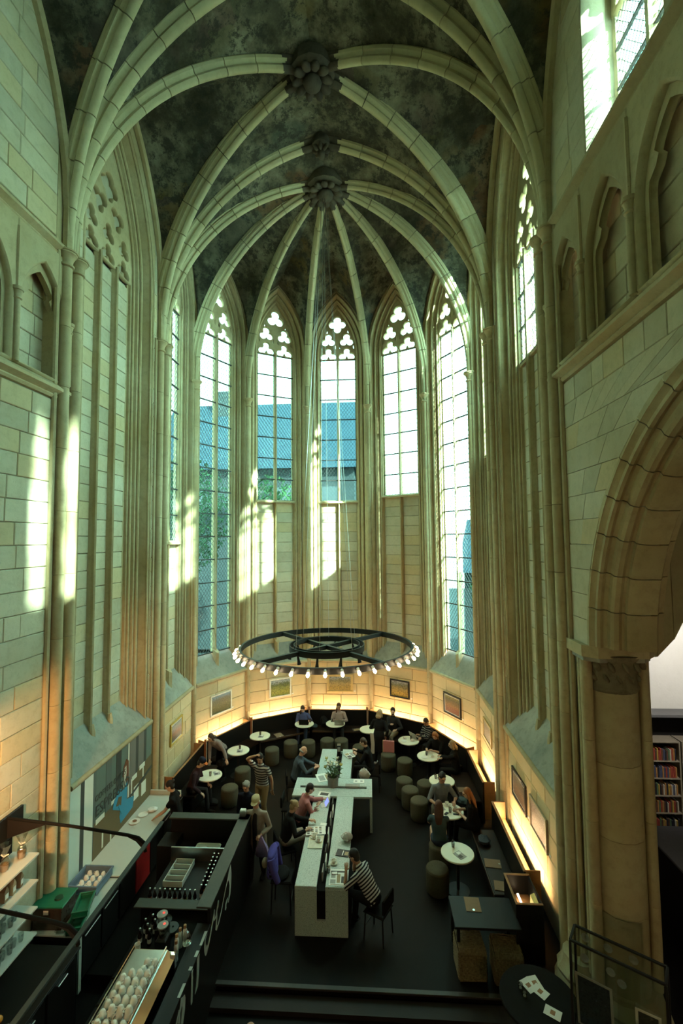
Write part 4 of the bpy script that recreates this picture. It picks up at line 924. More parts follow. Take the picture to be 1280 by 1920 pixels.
# ---------------- white counter along the left wall
wc = empty('wall_counter', (-5.12, 9.4, 0), 0, 'long white topped counter with black cabinets along the left wall', 'counter')
MB().bbox(-.40, .41, -.75, 2.0, .87, .90, .005).build('worktop', WHITE, wc); MB().bbox(-.40, .41, 1.96, 2.0, .90, 1.0, .005).build('upstand', WHITE, wc)
MB().bbox(-.40, .36, -.73, 1.96, .05, .87, .005).build('carcass', BLACK, wc)
MB().bbox(-.40, .45, -1.95, -.76, .84, .87, .005).build('worktop', WHITE, wc); MB().bbox(.37, .45, -2.02, -1.95, .0, .87, .005).build('end_leg', WHITE, wc); MB().bbox(-.40, .45, -2.02, -1.95, .84, .87, .005).build('worktop', WHITE, wc); MB().bbox(-.40, .38, -1.90, -.78, .05, .84, .005).build('carcass', BLACK, wc)
for k, y in enumerate((-.70, -.10, .50, 1.10, 1.62)):
    d_ = MB().bbox(.36, .385, y, y+.56, .10, .84, .004).build('door', BLACK if k != 1 else pm('red_front', (.34, .012, .012), .4), wc)
    MB().bbox(.39, .405, y+.06, y+.50, .76, .775, .002).build('handle', STEEL, d_)
for y in (-1.85, -1.30):
    d_ = MB().bbox(.38, .405, y, y+.5, .10, .80, .004).build('door', BLACKM, wc); MB().bbox(.41, .425, y+.04, y+.46, .70, .716, .002).build('handle', STEEL, d_)
# crate of cups, green crates, bits on the counter
CRATE, GRN = pm('blue_grey_plastic', (.11, .16, .22), .5), pm('green_plastic', (.01, .13, .065), .35)
def crate(loc, rz, w_, d, h, mat, lab, name='crate'):
    r = empty(name, loc, rz, lab, 'crate')
    MB().bbox(-w_/2, w_/2, -d/2, d/2, 0, .015, .003).build('base', mat, r)
    for x0, x1, y0, y1 in ((-w_/2, w_/2, -d/2, -d/2+.015), (-w_/2, w_/2, d/2-.015, d/2), (-w_/2, -w_/2+.015, -d/2+.015, d/2-.015), (w_/2-.015, w_/2, -d/2+.015, d/2-.015)): MB().bbox(x0, x1, y0, y1, .015, h-.03, .003).build('side', mat, r)
    for x0, x1, y0, y1 in ((-w_/2-.015, w_/2+.015, -d/2-.015, -d/2+.012), (-w_/2-.015, w_/2+.015, d/2-.012, d/2+.015), (-w_/2-.015, -w_/2+.012, -d/2+.012, d/2-.012), (w_/2-.012, w_/2+.015, -d/2+.012, d/2-.012)): MB().bbox(x0, x1, y0, y1, h-.03, h, .004).build('rim', mat, r)
    return r
crate((-5.14, 8.42, .905), .0, .52, .52, .15, CRATE, 'blue grey dishwasher crate full of upturned white cups on the white counter')
cup_out = [(.024, 0), (.028, .004), (.040, .030), (.047, .066), (.043, .066), (.036, .030), (.022, .008), (.004, .008)]
def make_cup(mat=PORC, s=1.0):
    r = empty('cup'); MB().lathe([(a*s, z*s) for a, z in cup_out], 14, (0, 0, 0)).build('bowl', mat, r, 50)
    MB().tube([(.044*s, 0, .056*s), (.066*s, 0, .058*s), (.074*s, 0, .040*s), (.058*s, 0, .022*s), (.036*s, 0, .022*s)], .006*s, 6).build('handle', mat, r, 60); return r
cupA = make_cup()
def put_cup(loc, rx, rz, lab, grp, first=[True]):
    o = cupA if first[0] else copy_tree(cupA); first[0] = False; o.location = loc; o.rotation_euler = (rx, 0, rz); return tag(o, lab, 'cup', grp)
for j in range(3):
    for k in range(4): put_cup((-5.28+.13*j+rr.uniform(-.01, .01), 8.26+.12*k+rr.uniform(-.01, .01), .988), PI, rr.uniform(0, 6), 'upturned white cup in the blue grey crate, %s column from the wall' % ['first', 'second', 'third'][j], 'crate cups, %s column' % ['first', 'second', 'third'][j])
bx = crate((-5.28, 7.66, .872), .05, .46, .40, .34, pm('smoked_box', (.05, .040, .032), .25), 'dark see-through bin with a paper label on the near end of the white counter', 'bin')
MB().box(-.06, .02, -.205, -.201, .24, .31).build('paper_label', PAPER, bx); MB().bbox(-.26, .26, -.22, .22, .34, .365, .01).build('lid', GRN, bx); MB().lathe([(.07, 0), (.06, .02), (.02, .02)], 12, (.08, -.02, .366)).build('knob', pm('dark_green', (.005, .04, .02), .4), bx, 40)
for k, (x, y, z, rz_) in enumerate(((-4.86, 7.78, .99, .3), (-4.84, 7.60, .873, .25))):
    r = crate((x, y, z), rz_, .22, .42, .11, GRN, ['upper green plastic tray beside the dark bin', 'lower green plastic tray beside the dark bin'][k], 'tray')
for q, (y, lab) in enumerate(((7.50, 'clear glass food container at the counter end, nearer the wall'), (7.44, 'clear glass food container at the counter end, by the edge'))):
    r = crate((-5.0+.2*q, y+.02, .872), .1, .17, .24, .07, CLEAR, lab, 'food_container'); r['category'] = 'container'
def plate_thing(loc, lab, s=1.0, name='plate', mat=PORC, grp=None, r0=.09):
    r = empty(name, loc, 0, lab, name.split('_')[-1], grp); MB().lathe([(r0*.55*s, 0), (r0*.6*s, .004), (r0*s, .014), (r0*s, .018), (r0*.6*s, .009), (.003, .009)], 20).build('dish', mat, r, 50); MB().lathe([(r0*.62*s, .0095), (r0*.6*s, .0115), (r0*.58*s, .0095)], 20, (0, 0, 0), False).build('foot_ring', mat, r, 50); return r
plate_thing((-5.28, 10.25, .902), 'used white plate on the white counter, nearer of two', 1.3); plate_thing((-5.22, 10.52, .902), 'used white plate on the white counter, next to the crumpled napkin', 1.2)
def crumple(loc, s, mat, lab, cat, name):
    m = MB(); rg = random.Random(int(abs(loc[0]*100))); n, mm = 10, 6; rings = []
    for j in range(mm+1):
        ph = -PI/2+PI*j/mm; rings.append([(s[0]*max(.05, math.cos(ph))*math.cos(2*PI*k/n)*rg.uniform(.75, 1.15), s[1]*max(.05, math.cos(ph))*math.sin(2*PI*k/n)*rg.uniform(.75, 1.15), s[2]*(1+math.sin(ph))*rg.uniform(.85, 1.1)) for k in range(n)])
    m.loft(rings); o = m.build(name, mat, None, 30, loc=loc); return tag(o, lab, cat)
crumple((-5.08, 10.68, .902), (.12, .10, .04), PAPER, 'crumpled white napkin on the white counter by the used plates', 'napkin', 'napkin'); crumple((-5.28, 10.25, .913), (.05, .04, .02), MENU, 'cake crust on the nearer used plate', 'food', 'cake_crust')
# ---------------- wall shelves with glasses, front left
ws = empty('wall_shelf', (-5.33, 5.6, 0), 0, 'unit of white wall shelves with black back at the left edge', 'shelf')
MB().bbox(-.215, -.20, -1.4, 1.40, .9, 2.75, .002).build('back_panel', BLACKM, ws)
for z in (2.37, 1.98, 1.59, 1.22): MB().bbox(-.20, .22, -1.4, 1.42, z-.03, z, .003).build('shelf_board', WHITE, ws)
glass_prof = [(.026, 0), (.030, .004), (.036, .05), (.040, .11), (.037, .11), (.033, .05), (.025, .010), (.003, .010)]
gA = empty('tumbler'); MB().lathe(glass_prof, 12).build('bowl', TUMBLER, gA, 50); MB().lathe([(.026, -.001), (.027, .008), (.003, .009)], 12).build('base', TUMBLER, gA, 50)
first = True
for z, n, rows, lab, grp in ((1.59, 9, 2, 'upturned drinking glass on the third white wall shelf', 'glasses on the third wall shelf'), (1.22, 10, 2, 'drinking glass on the lowest white wall shelf', 'glasses on the lowest wall shelf')):
    for j in range(rows):
        for k in range(n):
            if z > 1.5 and k < 4: continue
            o = gA if first else copy_tree(gA); first = False; o.location = (-5.42+.16*j+.03*(k % 2), 5.9+.105*k, z+.001); tag(o, lab+[', back row', ', front row'][j], 'glass', grp+[', back row', ', front row'][j])
def bottle_me(s, body, h, neck): return MB().lathe([(body*.9, 0), (body, .01), (body, h*.55), (body*.9, h*.62), (neck, h*.78), (neck, h*.95), (neck*1.2, h*.955), (neck*1.2, h), (.002, h)], 12)
for k, (x, y, z) in enumerate(((-5.3, 6.90, 2.371), (-5.34, 6.62, 2.371), (-5.30, 6.36, 2.371))):
    r = empty('gift_bag', (x, y, z), .2*k, ['cellophane gift bag tied with a bow, at the right end of the top wall shelf', 'cellophane gift bag in the middle of the top wall shelf', 'cellophane gift bag with a ribbon nearest the camera on the top wall shelf'][k], 'bag', 'gift bags on the top shelf')
    MB().lathe([(.06, 0), (.065, .10), (.05, .16), (.015, .20), (.05, .27), (.085, .36)], 9, (0, 0, 0), False).build('cellophane', TUMBLER, r, 30); MB().lathe([(.05, .005), (.055, .09), (.01, .12)], 9).build('sweets', pm('biscuit_%d' % k, (.35, .20, .09), .6), r, 40); MB().tube([(-.05, 0, .22), (0, .02, .20), (.05, 0, .22), (0, -.02, .20), (-.05, 0, .22)], .008, 5).build('ribbon', PAPER, r)
for k in range(6):
    r = empty('coffee_bag', (-5.30, 6.15+.14*k, 1.593 if k < 3 else 1.981), .1*(k % 3), ['kraft coffee bag on the third wall shelf', 'clear jar-like packet on the second wall shelf'][k//3]+[', first from the left', ', second from the left', ', third from the left'][k % 3], 'bag', 'packets on the wall shelves')
    MB().loft([[(-.05, -.035, 0), (.05, -.035, 0), (.05, .035, 0), (-.05, .035, 0)], [(-.052, -.04, .14), (.052, -.04, .14), (.052, .04, .14), (-.052, .04, .14)], [(-.05, -.004, .21), (.05, -.004, .21), (.05, .004, .21), (-.05, .004, .21)]]).build('packet', MENU if k % 2 else pm('tan_paper_%d' % k, (.42, .30, .18), .7), r); MB().box(.0535, .0545, -.03, .03, .04, .11).build('label', PAPER, r)
# ---------------- black steel rack with curved arms over the bar
rk = empty('overhead_rack', (-3.2, 5.6, 2.85), 0, 'black steel rack rail with two curved tube arms in the left foreground', 'rack')
MB().bbox(-.03, .03, -2.6, 1.45, -.015, .015, .004).build('rail', pm('grey_black_steel', (.035, .040, .036), .6), rk)
for y in (-.50, 1.0):
    dy = .28
    P = [(-2.36, y+dy, .10), (-1.2, y+.14, .09), (-.30, y, .08), (-.13, y-.02, .06), (-.04, y-.03, .0), (-.02, y-.03, -.12)]
    MB().tube(P, .022, 8).build('arm', BLACKM, rk, 60); MB().prism([(-.34, y, .07), (-.12, y-.02, .05), (-.03, y-.03, -.02), (-.02, y-.03, -.12), (-.09, y-.02, -.07), (-.17, y-.01, .0)], (0, .012, 0)).build('gusset', pm('brown_steel', (.014, .010, .008), .6), rk)
    MB().prism([(-2.36, y+dy, .08), (-1.62, y+.2, .08), (-2.36, y+dy, -.22)], (0, .012, 0)).build('bracket', pm('brown_bracket', (.010, .007, .006), .6), rk)
MB().bbox(-2.36, -2.32, -1, 1.6, -.24, .12, .004).build('wall_plate', STEELBLK, rk)
# ---------------- bar
bar = empty('bar_counter', (-2.6, 8.0, 0), 0, 'long black bar counter with pale script lettering along its front', 'bar counter')
def bb(name, x0, x1, y0, y1, z0, z1, mat=BLACK, b=.005): return MB().bbox(x0+2.6, x1+2.6, y0-8, y1-8, z0, z1, b).build(name, mat, bar)
OLV = pm('dark_olive_laminate', (.040, .042, .030), .5)
bb('front_panel', -2.62, -2.57, 4.6, 7.42, -.17, 1.10); bb('front_top', -2.78, -2.565, 4.6, 7.42, 1.09, 1.12, BLACK); bb('front_panel', -2.62, -2.57, 7.42, 9.86, -.1, 1.34); bb('front_top', -2.80, -2.565, 7.42, 9.88, 1.33, 1.36, OLV)
bb('end_panel', -4.25, -2.57, 9.82, 9.87, 0, 1.33); bb('end_top', -4.25, -2.57, 9.68, 9.88, 1.33, 1.36, OLV); bb('worktop', -3.95, -2.66, 7.95, 9.70, .86, .90, BLACK); bb('carcass', -3.90, -2.66, 8.0, 9.68, .0, .86, BLACKM)
bb('worktop', -3.75, -2.62, 4.6, 7.95, .86, .90, BLACKM); bb('carcass', -3.70, -2.62, 4.65, 7.95, -.1, .86, BLACKM); bb('inner_wall', -3.95, -2.66, 7.93, 7.97, .0, 1.02); bb('inner_ledge', -4.0, -2.66, 7.78, 7.98, 1.02, 1.04, OLV); bb('shelf_box', -4.35, -4.0, 9.35, 9.80, 0, 1.0)
bb('divider', -3.95, -2.8, 9.10, 9.13, .90, 1.15, STEEL)
SCR = {'l1':[(6.64,1.09),(6.7,1.09),(6.69,.91),(6.68,.66),(6.64,.66),(6.63,.72),(6.64,.95)],'l2':[(6.85,1.09),(6.94,1.09),(6.93,.89),(6.89,.67),(6.78,.67),(6.82,.75),(6.84,.97)],
'a1':[(6.34,1.04),(6.41,1.01),(6.43,.95),(6.42,.83),(6.36,.69),(6.29,.76),(6.33,.91),(6.32,.96)],'a2':[(6.28,1.09),(6.36,1.03),(6.31,.97),(6.26,.92),(6.25,.8),(6.2,.85),(6.24,.96)],'a3':[(6.22,1.0),(6.24,.98),(6.17,.88),(6.13,.91)],
'o1':[(7.35,1.31),(7.27,1.26),(7.16,1.08),(7.14,.99),(7.15,.92),(7.18,.85),(7.21,.82),(7.3,.86),(7.26,.94),(7.23,.93),(7.2,1.01),(7.19,1.09),(7.25,1.14),(7.32,1.17),(7.36,1.22),(7.39,1.23)],
'o2':[(7.21,.82),(7.26,.82),(7.36,.88),(7.43,.96),(7.5,1.04),(7.56,1.09),(7.61,1.14),(7.62,1.17),(7.59,1.2),(7.52,1.12),(7.44,1.03),(7.34,.94),(7.29,.9),(7.26,.9)],
'w1':[(7.59,1.2),(7.62,1.17),(7.61,1.11),(7.59,1.04),(7.64,1.06),(7.7,1.11),(7.77,1.2),(7.8,1.18),(7.78,1.11),(7.73,1.0),(7.64,1.02),(7.58,1.03),(7.56,1.06)],
'w2':[(7.71,1.1),(7.76,1.1),(7.73,.99),(7.71,.9),(7.71,.84),(7.76,.83),(7.83,.85),(7.95,.92),(8.08,1.06),(8.24,1.17),(8.31,1.14),(8.21,1.11),(8.08,1.01),(7.93,.87),(7.82,.81),(7.7,.79),(7.65,.84),(7.66,.91),(7.69,1.02)],
'm1':[(8.24,1.17),(8.42,1.32),(8.45,1.31),(8.49,1.13),(8.47,.95),(8.43,.81),(8.33,.75),(8.3,.77),(8.37,.87),(8.39,.99),(8.35,1.08),(8.31,1.14)],'m2':[(8.28,.87),(8.29,.83),(8.2,.82),(8.2,.77),(8.22,.75),(8.16,.75),(8.14,.77),(8.16,.85),(8.23,.87)]}
LETM = pm('pale_lettering', (.34, .36, .33), .6, 0, .05)
for k, P in SCR.items(): MB().prism([(.036, y-8, min(z, 1.085) if y < 7.41 else z) for y, z in P], (-.008, 0, 0)).build('letter_stroke', LETM, bar)
for P in ([(-2.61,6.69),(-2.566,6.69),(-2.566,6.63),(-2.61,6.63)], [(-2.61,6.94),(-2.566,6.94),(-2.566,6.84),(-2.61,6.84)], [(-2.605,6.44),(-2.566,6.45),(-2.566,6.25),(-2.605,6.25)], [(-2.61,7.27),(-2.567,7.28),(-2.566,7.2),(-2.566,7.03),(-2.6,7.03)]): MB().prism([(x+2.6, y-8, 1.118) for x, y in P], (0, 0, .004)).build('letter_stroke', LETM, bar)
# things on the bar
BOTM = [pm('brown_bottle', (.010, .006, .004), .12), pm('dark_green_bottle', (.005, .012, .006), .12)]
LBL = [pm('bottle_label_white', (.50, .48, .44), .6), pm('bottle_label_orange', (.42, .10, .03), .6), pm('bottle_label_yellow', (.45, .33, .04), .6)]
def make_bottle(lb):
    r = empty('bottle'); bottle_me(1, .031, .24, .012).build('glass', BOTM[0], r, 50)
    MB().lathe([(.0315, .04), (.0318, .042), (.0318, .10), (.0315, .102)], 12, (0, 0, 0), False).build('label', LBL[lb], r, 50); MB().lathe([(.0135, .215), (.015, .225), (.015, .242), (.003, .244)], 10).build('cap', STEEL, r, 50); return r
bt = [make_bottle(k) for k in range(3)]; used = [False]*3
def put_bottle(x, y, z, k, lab, grp):
    o = bt[k] if not used[k] else copy_tree(bt[k]); used[k] = True; o.location = (x, y, z); o.rotation_euler = (0, 0, rr.uniform(0, 6)); tag(o, lab, 'bottle', grp)
order = [1, 0, 0, 0, 0, 1, 0, 2, 0, 0]
nmz = {1: 'orange label', 0: 'white label', 2: 'yellow label'}
for k in range(10): put_bottle(-3.86+.088*k, 8.06, .902, order[k], 'dark bottle with a %s in the front row behind the bar' % nmz[order[k]], 'front row bottles with %s' % nmz[order[k]])
for j in range(9):
    for k in range(2): put_bottle(-3.0+.08*k-.03*j*.2, 8.18+.10*j, .902, (j+k) % 3, 'dark bottle with a %s in the double row along the bar front' % nmz[(j+k) % 3], 'double row bottles with %s' % nmz[(j+k) % 3])
r = empty('tray', (-3.35, 9.42, .905), 0, 'olive grey serving tray with a plate behind the bar', 'tray'); MB().bbox(-.24, .24, -.17, .17, 0, .012, .006).build('base', CREAM, r); MB().loft([[(x*a, y*a, z) for x, y in ((-.24, -.14), (-.2, -.17), (.2, -.17), (.24, -.14), (.24, .14), (.2, .17), (-.2, .17), (-.24, .14))] for a, z in ((1, 0), (1.06, .025), (1.02, .027), (.97, .012))], True, False).build('rim', CREAM, r)
plate_thing((-3.42, 9.42, .918), 'white plate lying on the olive serving tray', .9)
r = empty('ingredient_box', (-3.62, 8.72, .903), .0, 'pale divided box of four compartments behind the bar', 'box')
for x in (-.18, .165): MB().bbox(x, x+.015, -.30, .30, 0, .10, .003).build('side', WHITE, r)
for k in range(5): MB().bbox(-.165, .165, -.30+.146*k, -.285+.146*k, 0, .10, .003).build('divider', WHITE, r)
MB().bbox(-.165, .165, -.29, .29, 0, .02, .003).build('base', pm('grey_mix', (.14, .13, .11), .6), r)
r = empty('pastry_box', (-2.86, 9.30, .903), 0, 'lit display of golden pastries along the bar front', 'display'); MB().bbox(-.06, .06, -.40, .30, 0, .12, .004).build('tray', STEEL, r)
for k in range(9): MB().ell((rr.uniform(-.03, .03), -.34+.07*k, .14), (.045, .035, .028), 8, 5).build('pastry', pm('golden_pastry', (.50, .30, .07), .6) if k == 0 else bpy.data.materials['golden_pastry'], r, 60)
r = empty('napkin_holder', (-2.72, 9.80, 1.362), 0, 'white topped steel napkin holder on the far bar corner', 'napkin holder'); MB().bbox(-.06, .06, -.05, .05, 0, .12, .01).build('body', STEEL, r); MB().bbox(-.055, .055, -.045, .045, .12, .135, .006).build('napkins', PAPER, r)
# espresso machine
em = empty('espresso_machine', (-3.09, 6.10, .905), 0, 'chrome espresso machine with cups piled on its top tray, lower left', 'espresso machine')
MB().prism([(-.27, -.62, .05), (.23, -.62, .05), (.29, -.62, .38), (.20, -.62, .50), (-.27, -.62, .50)], (0, 1.12, 0)).build('body', CHROME, em)
MB().bbox(-.27, .19, -.60, .48, .50, .515, .004).build('cup_tray', STEEL, em)
for x in (-.27, .185): MB().tube([(x, -.60, .515), (x, -.60, .56), (x, .48, .56), (x, .48, .515)], .007, 6).build('tray_rail', CHROME, em, 50)
MB().bbox(-.32, .30, -.68, -.62, .02, .46, .03).build('side_panel', CHROME, em); MB().bbox(-.32, .30, .50, .55, .02, .46, .03).build('side_panel', CHROME, em); MB().bbox(-.34, .24, -.60, .48, .0, .06, .01).build('drip_tray', STEELBLK, em)
for y in (-.45, -.05, .32):
    g = MB().lathe([(.035, .26), (.04, .30), (.04, .36)], 12, (-.33, y, 0)).build('group_head', CHROME, em, 40); MB().tube([(-.35, y, .28), (-.50, y, .26)], .014, 8).build('portafilter_handle', BLACKM, g, 50)
MB().tube([(-.30, .44, .36), (-.38, .46, .30), (-.37, .47, .12)], .006, 6).build('steam_wand', CHROME, em, 50)
k = 0
for i in range(8):
    for j in range(4):
        if i > 5 and j < 2: continue
        for lv in range(1 + (1 if 0 < i < 6 and j else 0)):
            put_cup((-3.28+.105*j+.01*(lv), 5.56+.115*i, 1.484+.062*lv), PI, rr.uniform(0, 6), 'white cup upside down on the espresso machine, %s layer, %s row from the camera' % (['lower', 'upper'][lv], ['first', 'second', 'third', 'fourth', 'fifth', 'sixth', 'seventh', 'last'][i]), 'espresso machine cups, %s layer row %d' % (['lower', 'upper'][lv], i+1))
for k, (x, y) in enumerate(((-2.99, 7.13), (-2.98, 7.24), (-2.93, 7.30), (-2.95, 7.02))):
    r = empty('syrup_bottle', (x, y, .902), 0, 'slim white syrup bottle with a brown cap beside the espresso machine', 'bottle', 'syrup bottles by the espresso machine'); MB().lathe([(.03, 0), (.032, .01), (.032, .20), (.02, .23), (.018, .245)], 12).build('body', PORC, r, 50); MB().lathe([(.021, .235), (.022, .24), (.022, .275), (.02, .28), (.003, .281)], 12).build('cap', WOODBR, r, 50)
r = empty('glass_jar', (-2.80, 7.05, 1.122), 0, 'upturned clear glass jar on the bar near the syrup bottles', 'jar'); MB().lathe([(.05, 0), (.055, .01), (.06, .10), (.04, .15), (.02, .17), (.002, .172)], 14).build('bowl', TUMBLER, r, 50); MB().lathe([(.062, 0), (.065, .006), (.055, .012)], 14).build('rim', TUMBLER, r, 50)
r = empty('paper_cups', (-3.52, 6.98, .902), 0, 'tall stack of paper cups left of the espresso machine', 'cup stack')
for k in range(6): MB().lathe([(.030, 0), (.040, .09), (.042, .092), (.038, .092), (.028, .004)], 14, (0, 0, .03*k)).build('paper_cup', PAPER, r, 50)
r = empty('towel', (-3.40, 6.84, .902), .4, 'folded beige towel in front of the paper cups', 'towel'); MB().bbox(-.13, .13, -.11, .11, 0, .02, .008).build('fold', pm('beige_towel', (.42, .33, .25), .9), r); MB().bbox(-.10, .14, -.09, .10, .02, .038, .008).build('fold', bpy.data.materials['beige_towel'], r)
for k, (x, y) in enumerate(((-3.30, 7.32), (-3.20, 7.12))):
    r = empty('coffee_grinder', (x, y, .902), 0, ['black coffee grinder with a round lit lid, farther of two', 'black coffee grinder with a round lit lid, nearer of two'][k], 'grinder', 'coffee grinders'); MB().bbox(-.08, .08, -.09, .09, 0, .25, .02).build('body', BLACK, r); MB().lathe([(.05, .25), (.075, .36), (.075, .40)], 14).build('hopper', TUMBLER, r, 50); MB().lathe([(.08, .40), (.08, .415), (.01, .42)], 16).build('lid', pm('grinder_lid', (.25, .24, .22), .4), r, 50); MB().lathe([(.02, .421), (.02, .424)], 8, (.02, .01, 0)).build('indicator', emit('red_indicator', (1, .08, .05), 1.2) if k == 0 else bpy.data.materials['red_indicator'], r)
for k, (x, y) in enumerate(((-3.42, 7.66), (-3.25, 7.52))):
    r = empty('container_cover', (x, y, .905), 0, ['dark round container lid behind the grinders, farther of two', 'dark round container lid behind the grinders, nearer of two'][k], 'lid', 'dark container lids'); MB().lathe([(.12, 0), (.125, .03), (.12, .05), (.005, .055)], 20).build('lid', pm('grey_lid', (.035, .038, .035), .5), r, 50)
    for q in (-.03, .03): MB().lathe([(.018, .055), (.018, .058)], 8, (q, .01, 0)).build('hole', BLACKM, r)
for k in range(8): put_bottle(-3.62+.075*(k % 3), 7.25+.09*(k//3)+.3*(k % 2)*.3, .902, 0, 'small dark syrup bottle left of the coffee grinders', 'dark bottles by the grinders')
# bottle and fruit on the dark back counter, lower left
bc = empty('back_counter', (-4.6, 6.2, -.17), 0, 'black back counter with steel drawer pulls under the wall shelves', 'counter')
MB().bbox(-.92, .05, -1.8, .95, 0, 1.05, .01).build('carcass', BLACKM, bc); MB().bbox(-.93, .09, -1.82, .97, 1.05, 1.08, .005).build('worktop', BLACK, bc)
for k in range(4): d_ = MB().bbox(.05, .07, -1.7+.66*k, -1.1+.66*k, .08, 1.02, .004).build('drawer_front', BLACK, bc); MB().bbox(.075, .09, -1.5+.66*k, -1.3+.66*k, .93, .945, .002).build('handle', STEEL, d_)
r = empty('lotion_bottle', (-4.72, 5.50, .912), 0, 'cream plastic bottle with a cap on the dark back counter', 'bottle'); MB().lathe([(.05, 0), (.055, .01), (.055, .20), (.035, .235), (.028, .24)], 14).build('body', CREAM, r, 50); MB().lathe([(.03, .24), (.03, .28), (.004, .285)], 12).build('cap', CREAM, r, 50)
for k, (x, y, s) in enumerate(((-4.82, 5.36, .055), (-4.92, 5.24, .045), (-4.86, 6.02, .045))):
    r = empty('orange', (x, y, .912+s), 0, ['large orange beside the cream bottle', 'small orange at the left frame edge', 'orange at the foot of the wall shelves'][k], 'fruit', 'oranges on the back counter'); MB().ell((0, 0, 0), (s, s, s), 14, 10).build('peel', pm('orange_peel', (.55, .22, .02), .5) if k == 0 else bpy.data.materials['orange_peel'], r, 80); MB().lathe([(.008, s-.003), (.004, s+.004)], 6).build('stem', BARK, r)
r = empty('chrome_tap', (-4.62, 5.85, .912), .2, 'small chrome jug catching light on the back counter', 'jug'); MB().lathe([(.045, 0), (.05, .02), (.05, .12), (.045, .14), (.04, .14)], 14).build('body', CHROME, r, 50); MB().tube([(.05, 0, .12), (.09, 0, .10), (.05, 0, .04)], .006, 6).build('handle', CHROME, r, 50)
# ---------------- glass display case, round black table with leaflets
dc = empty('display_case', (3.02, 6.27, -.17), -.59, 'glass display case with a thin black frame and leaning posters, lower right', 'display case')
W_, D_, H2 = 1.02, .28, 2.07
for x in (-W_/2, W_/2):
    for y in (-D_/2, D_/2): MB().bbox(x-.014, x+.014, y-.014, y+.014, 0, H2, .003).build('upright', STEELBLK, dc)
for z in (.04, H2): 
    for y in (-D_/2, D_/2): MB().bbox(-W_/2, W_/2, y-.014, y+.014, z-.014, z+.014, .003).build('rail', STEELBLK, dc)
    for x in (-W_/2, W_/2): MB().bbox(x-.014, x+.014, -D_/2, D_/2, z-.014, z+.014, .003).build('rail', STEELBLK, dc)
for y in (-D_/2, D_/2): MB().box(-W_/2, W_/2, y-.003, y+.003, .05, H2).build('glass_pane', CLEAR, dc)
for x in (-W_/2, W_/2): MB().box(x-.003, x+.003, -D_/2, D_/2, .05, H2).build('glass_pane', CLEAR, dc)
MB().box(-W_/2, W_/2, -D_/2, D_/2, H2-.003, H2+.003).build('glass_pane', CLEAR, dc)
for z in (.25, .95): MB().box(-W_/2, W_/2, -D_/2+.01, D_/2-.01, z-.01, z).build('shelf_board', STEELBLK, dc)
CARDT = pm('grey_sticker', (.30, .31, .28), .7)
for x, z in ((-.38, 1.98), (-.12, 1.98), (.16, 1.98), (-.40, 1.72), (-.10, 1.70), (.02, 1.62), (-.40, 1.35)): MB().lathe([(.055, 0), (.055, .002)], 8).build('sticker', CARDT, dc, loc=(x, D_/2-.012, z), rot=(PI/2, 0, 0))
def leaning(loc, rz, w_, h, cm, lab, tilt=.12):
    r = empty('poster_board', loc, rz, lab, 'poster'); r.rotation_euler = (tilt, 0, rz)
    MB().bbox(-w_/2, w_/2, 0, .008, 0, h, .002).build('board', pm('pale_board', (.42, .41, .35), .6), r); MB().box(-w_/2+.03, w_/2-.03, -.004, 0, .03, h-.03).build('print', cm, r)
leaning((2.80, 6.43, .79), -.59, .42, .70, paint('blue_forest_print', (.04, .05, .06), (.03, .05, .08), ((.05, .06, .03), (.04, .05, .07)), 9), 'dark blue forest poster standing inside the display case')
leaning((3.26, 6.08, .80), -.50, .26, .72, paint('dark_green_print', (.03, .035, .03), (.04, .045, .02), ((.12, .11, .02), (.07, .07, .02)), 6), 'tilted dark green poster at the right of the display case', .2)
rt = empty('round_table', (2.25, 6.90, -.17), 0, 'round black table with white leaflets at the bottom edge', 'table')
disc(.52, .87, .91, 40).build('tabletop', BLACKM, rt, 40); MB().lathe([(.05, .02), (.05, .87)], 12).build('pole', BLACKM, rt, 40); MB().lathe([(.30, 0), (.30, .02), (.06, .04)], 24).build('base', BLACKM, rt, 40)
PHO = paint('orange_postcard', (.45, .20, .08), (.22, .10, .05), ((.16, .06, .03), (.36, .16, .05)), 30)
for k, (x, y, a, lab) in enumerate(((2.17, 7.08, .5, 'white leaflet with a dark photo, lowest in the fan of three'), (2.27, 7.12, .25, 'blank back of a white leaflet at the rear of the fan'), (2.30, 6.99, .7, 'white leaflet with an orange photo, on top of the fan'), (2.36, 6.70, 1.0, 'single white leaflet with an orange photo lying apart'))):
    r = empty('leaflet', (x, y, .742+.002*k), a, lab, 'leaflet', 'white leaflets on the black table'); MB().box(-.075, .075, -.105, .105, 0, .0015).build('sheet', PAPER, r); MB().box(-.035, .035, -.03, .03, .0015, .002).build('photo', PHO, r)
for k, (x, y) in enumerate(((2.04, 7.02), (2.06, 6.91))):
    r = empty('candle_glass', (x, y, .742), 0, ['small clear tealight glass beside the leaflets, farther of two', 'small clear tealight glass beside the leaflets, nearer of two'][k], 'glass', 'tealight glasses'); MB().lathe([(.03, 0), (.034, .005), (.036, .07), (.032, .07), (.028, .01), (.003, .01)], 12).build('bowl', TUMBLER, r, 50); MB().lathe([(.02, .011), (.02, .02), (.003, .021)], 10).build('tealight', PORC, r, 50)
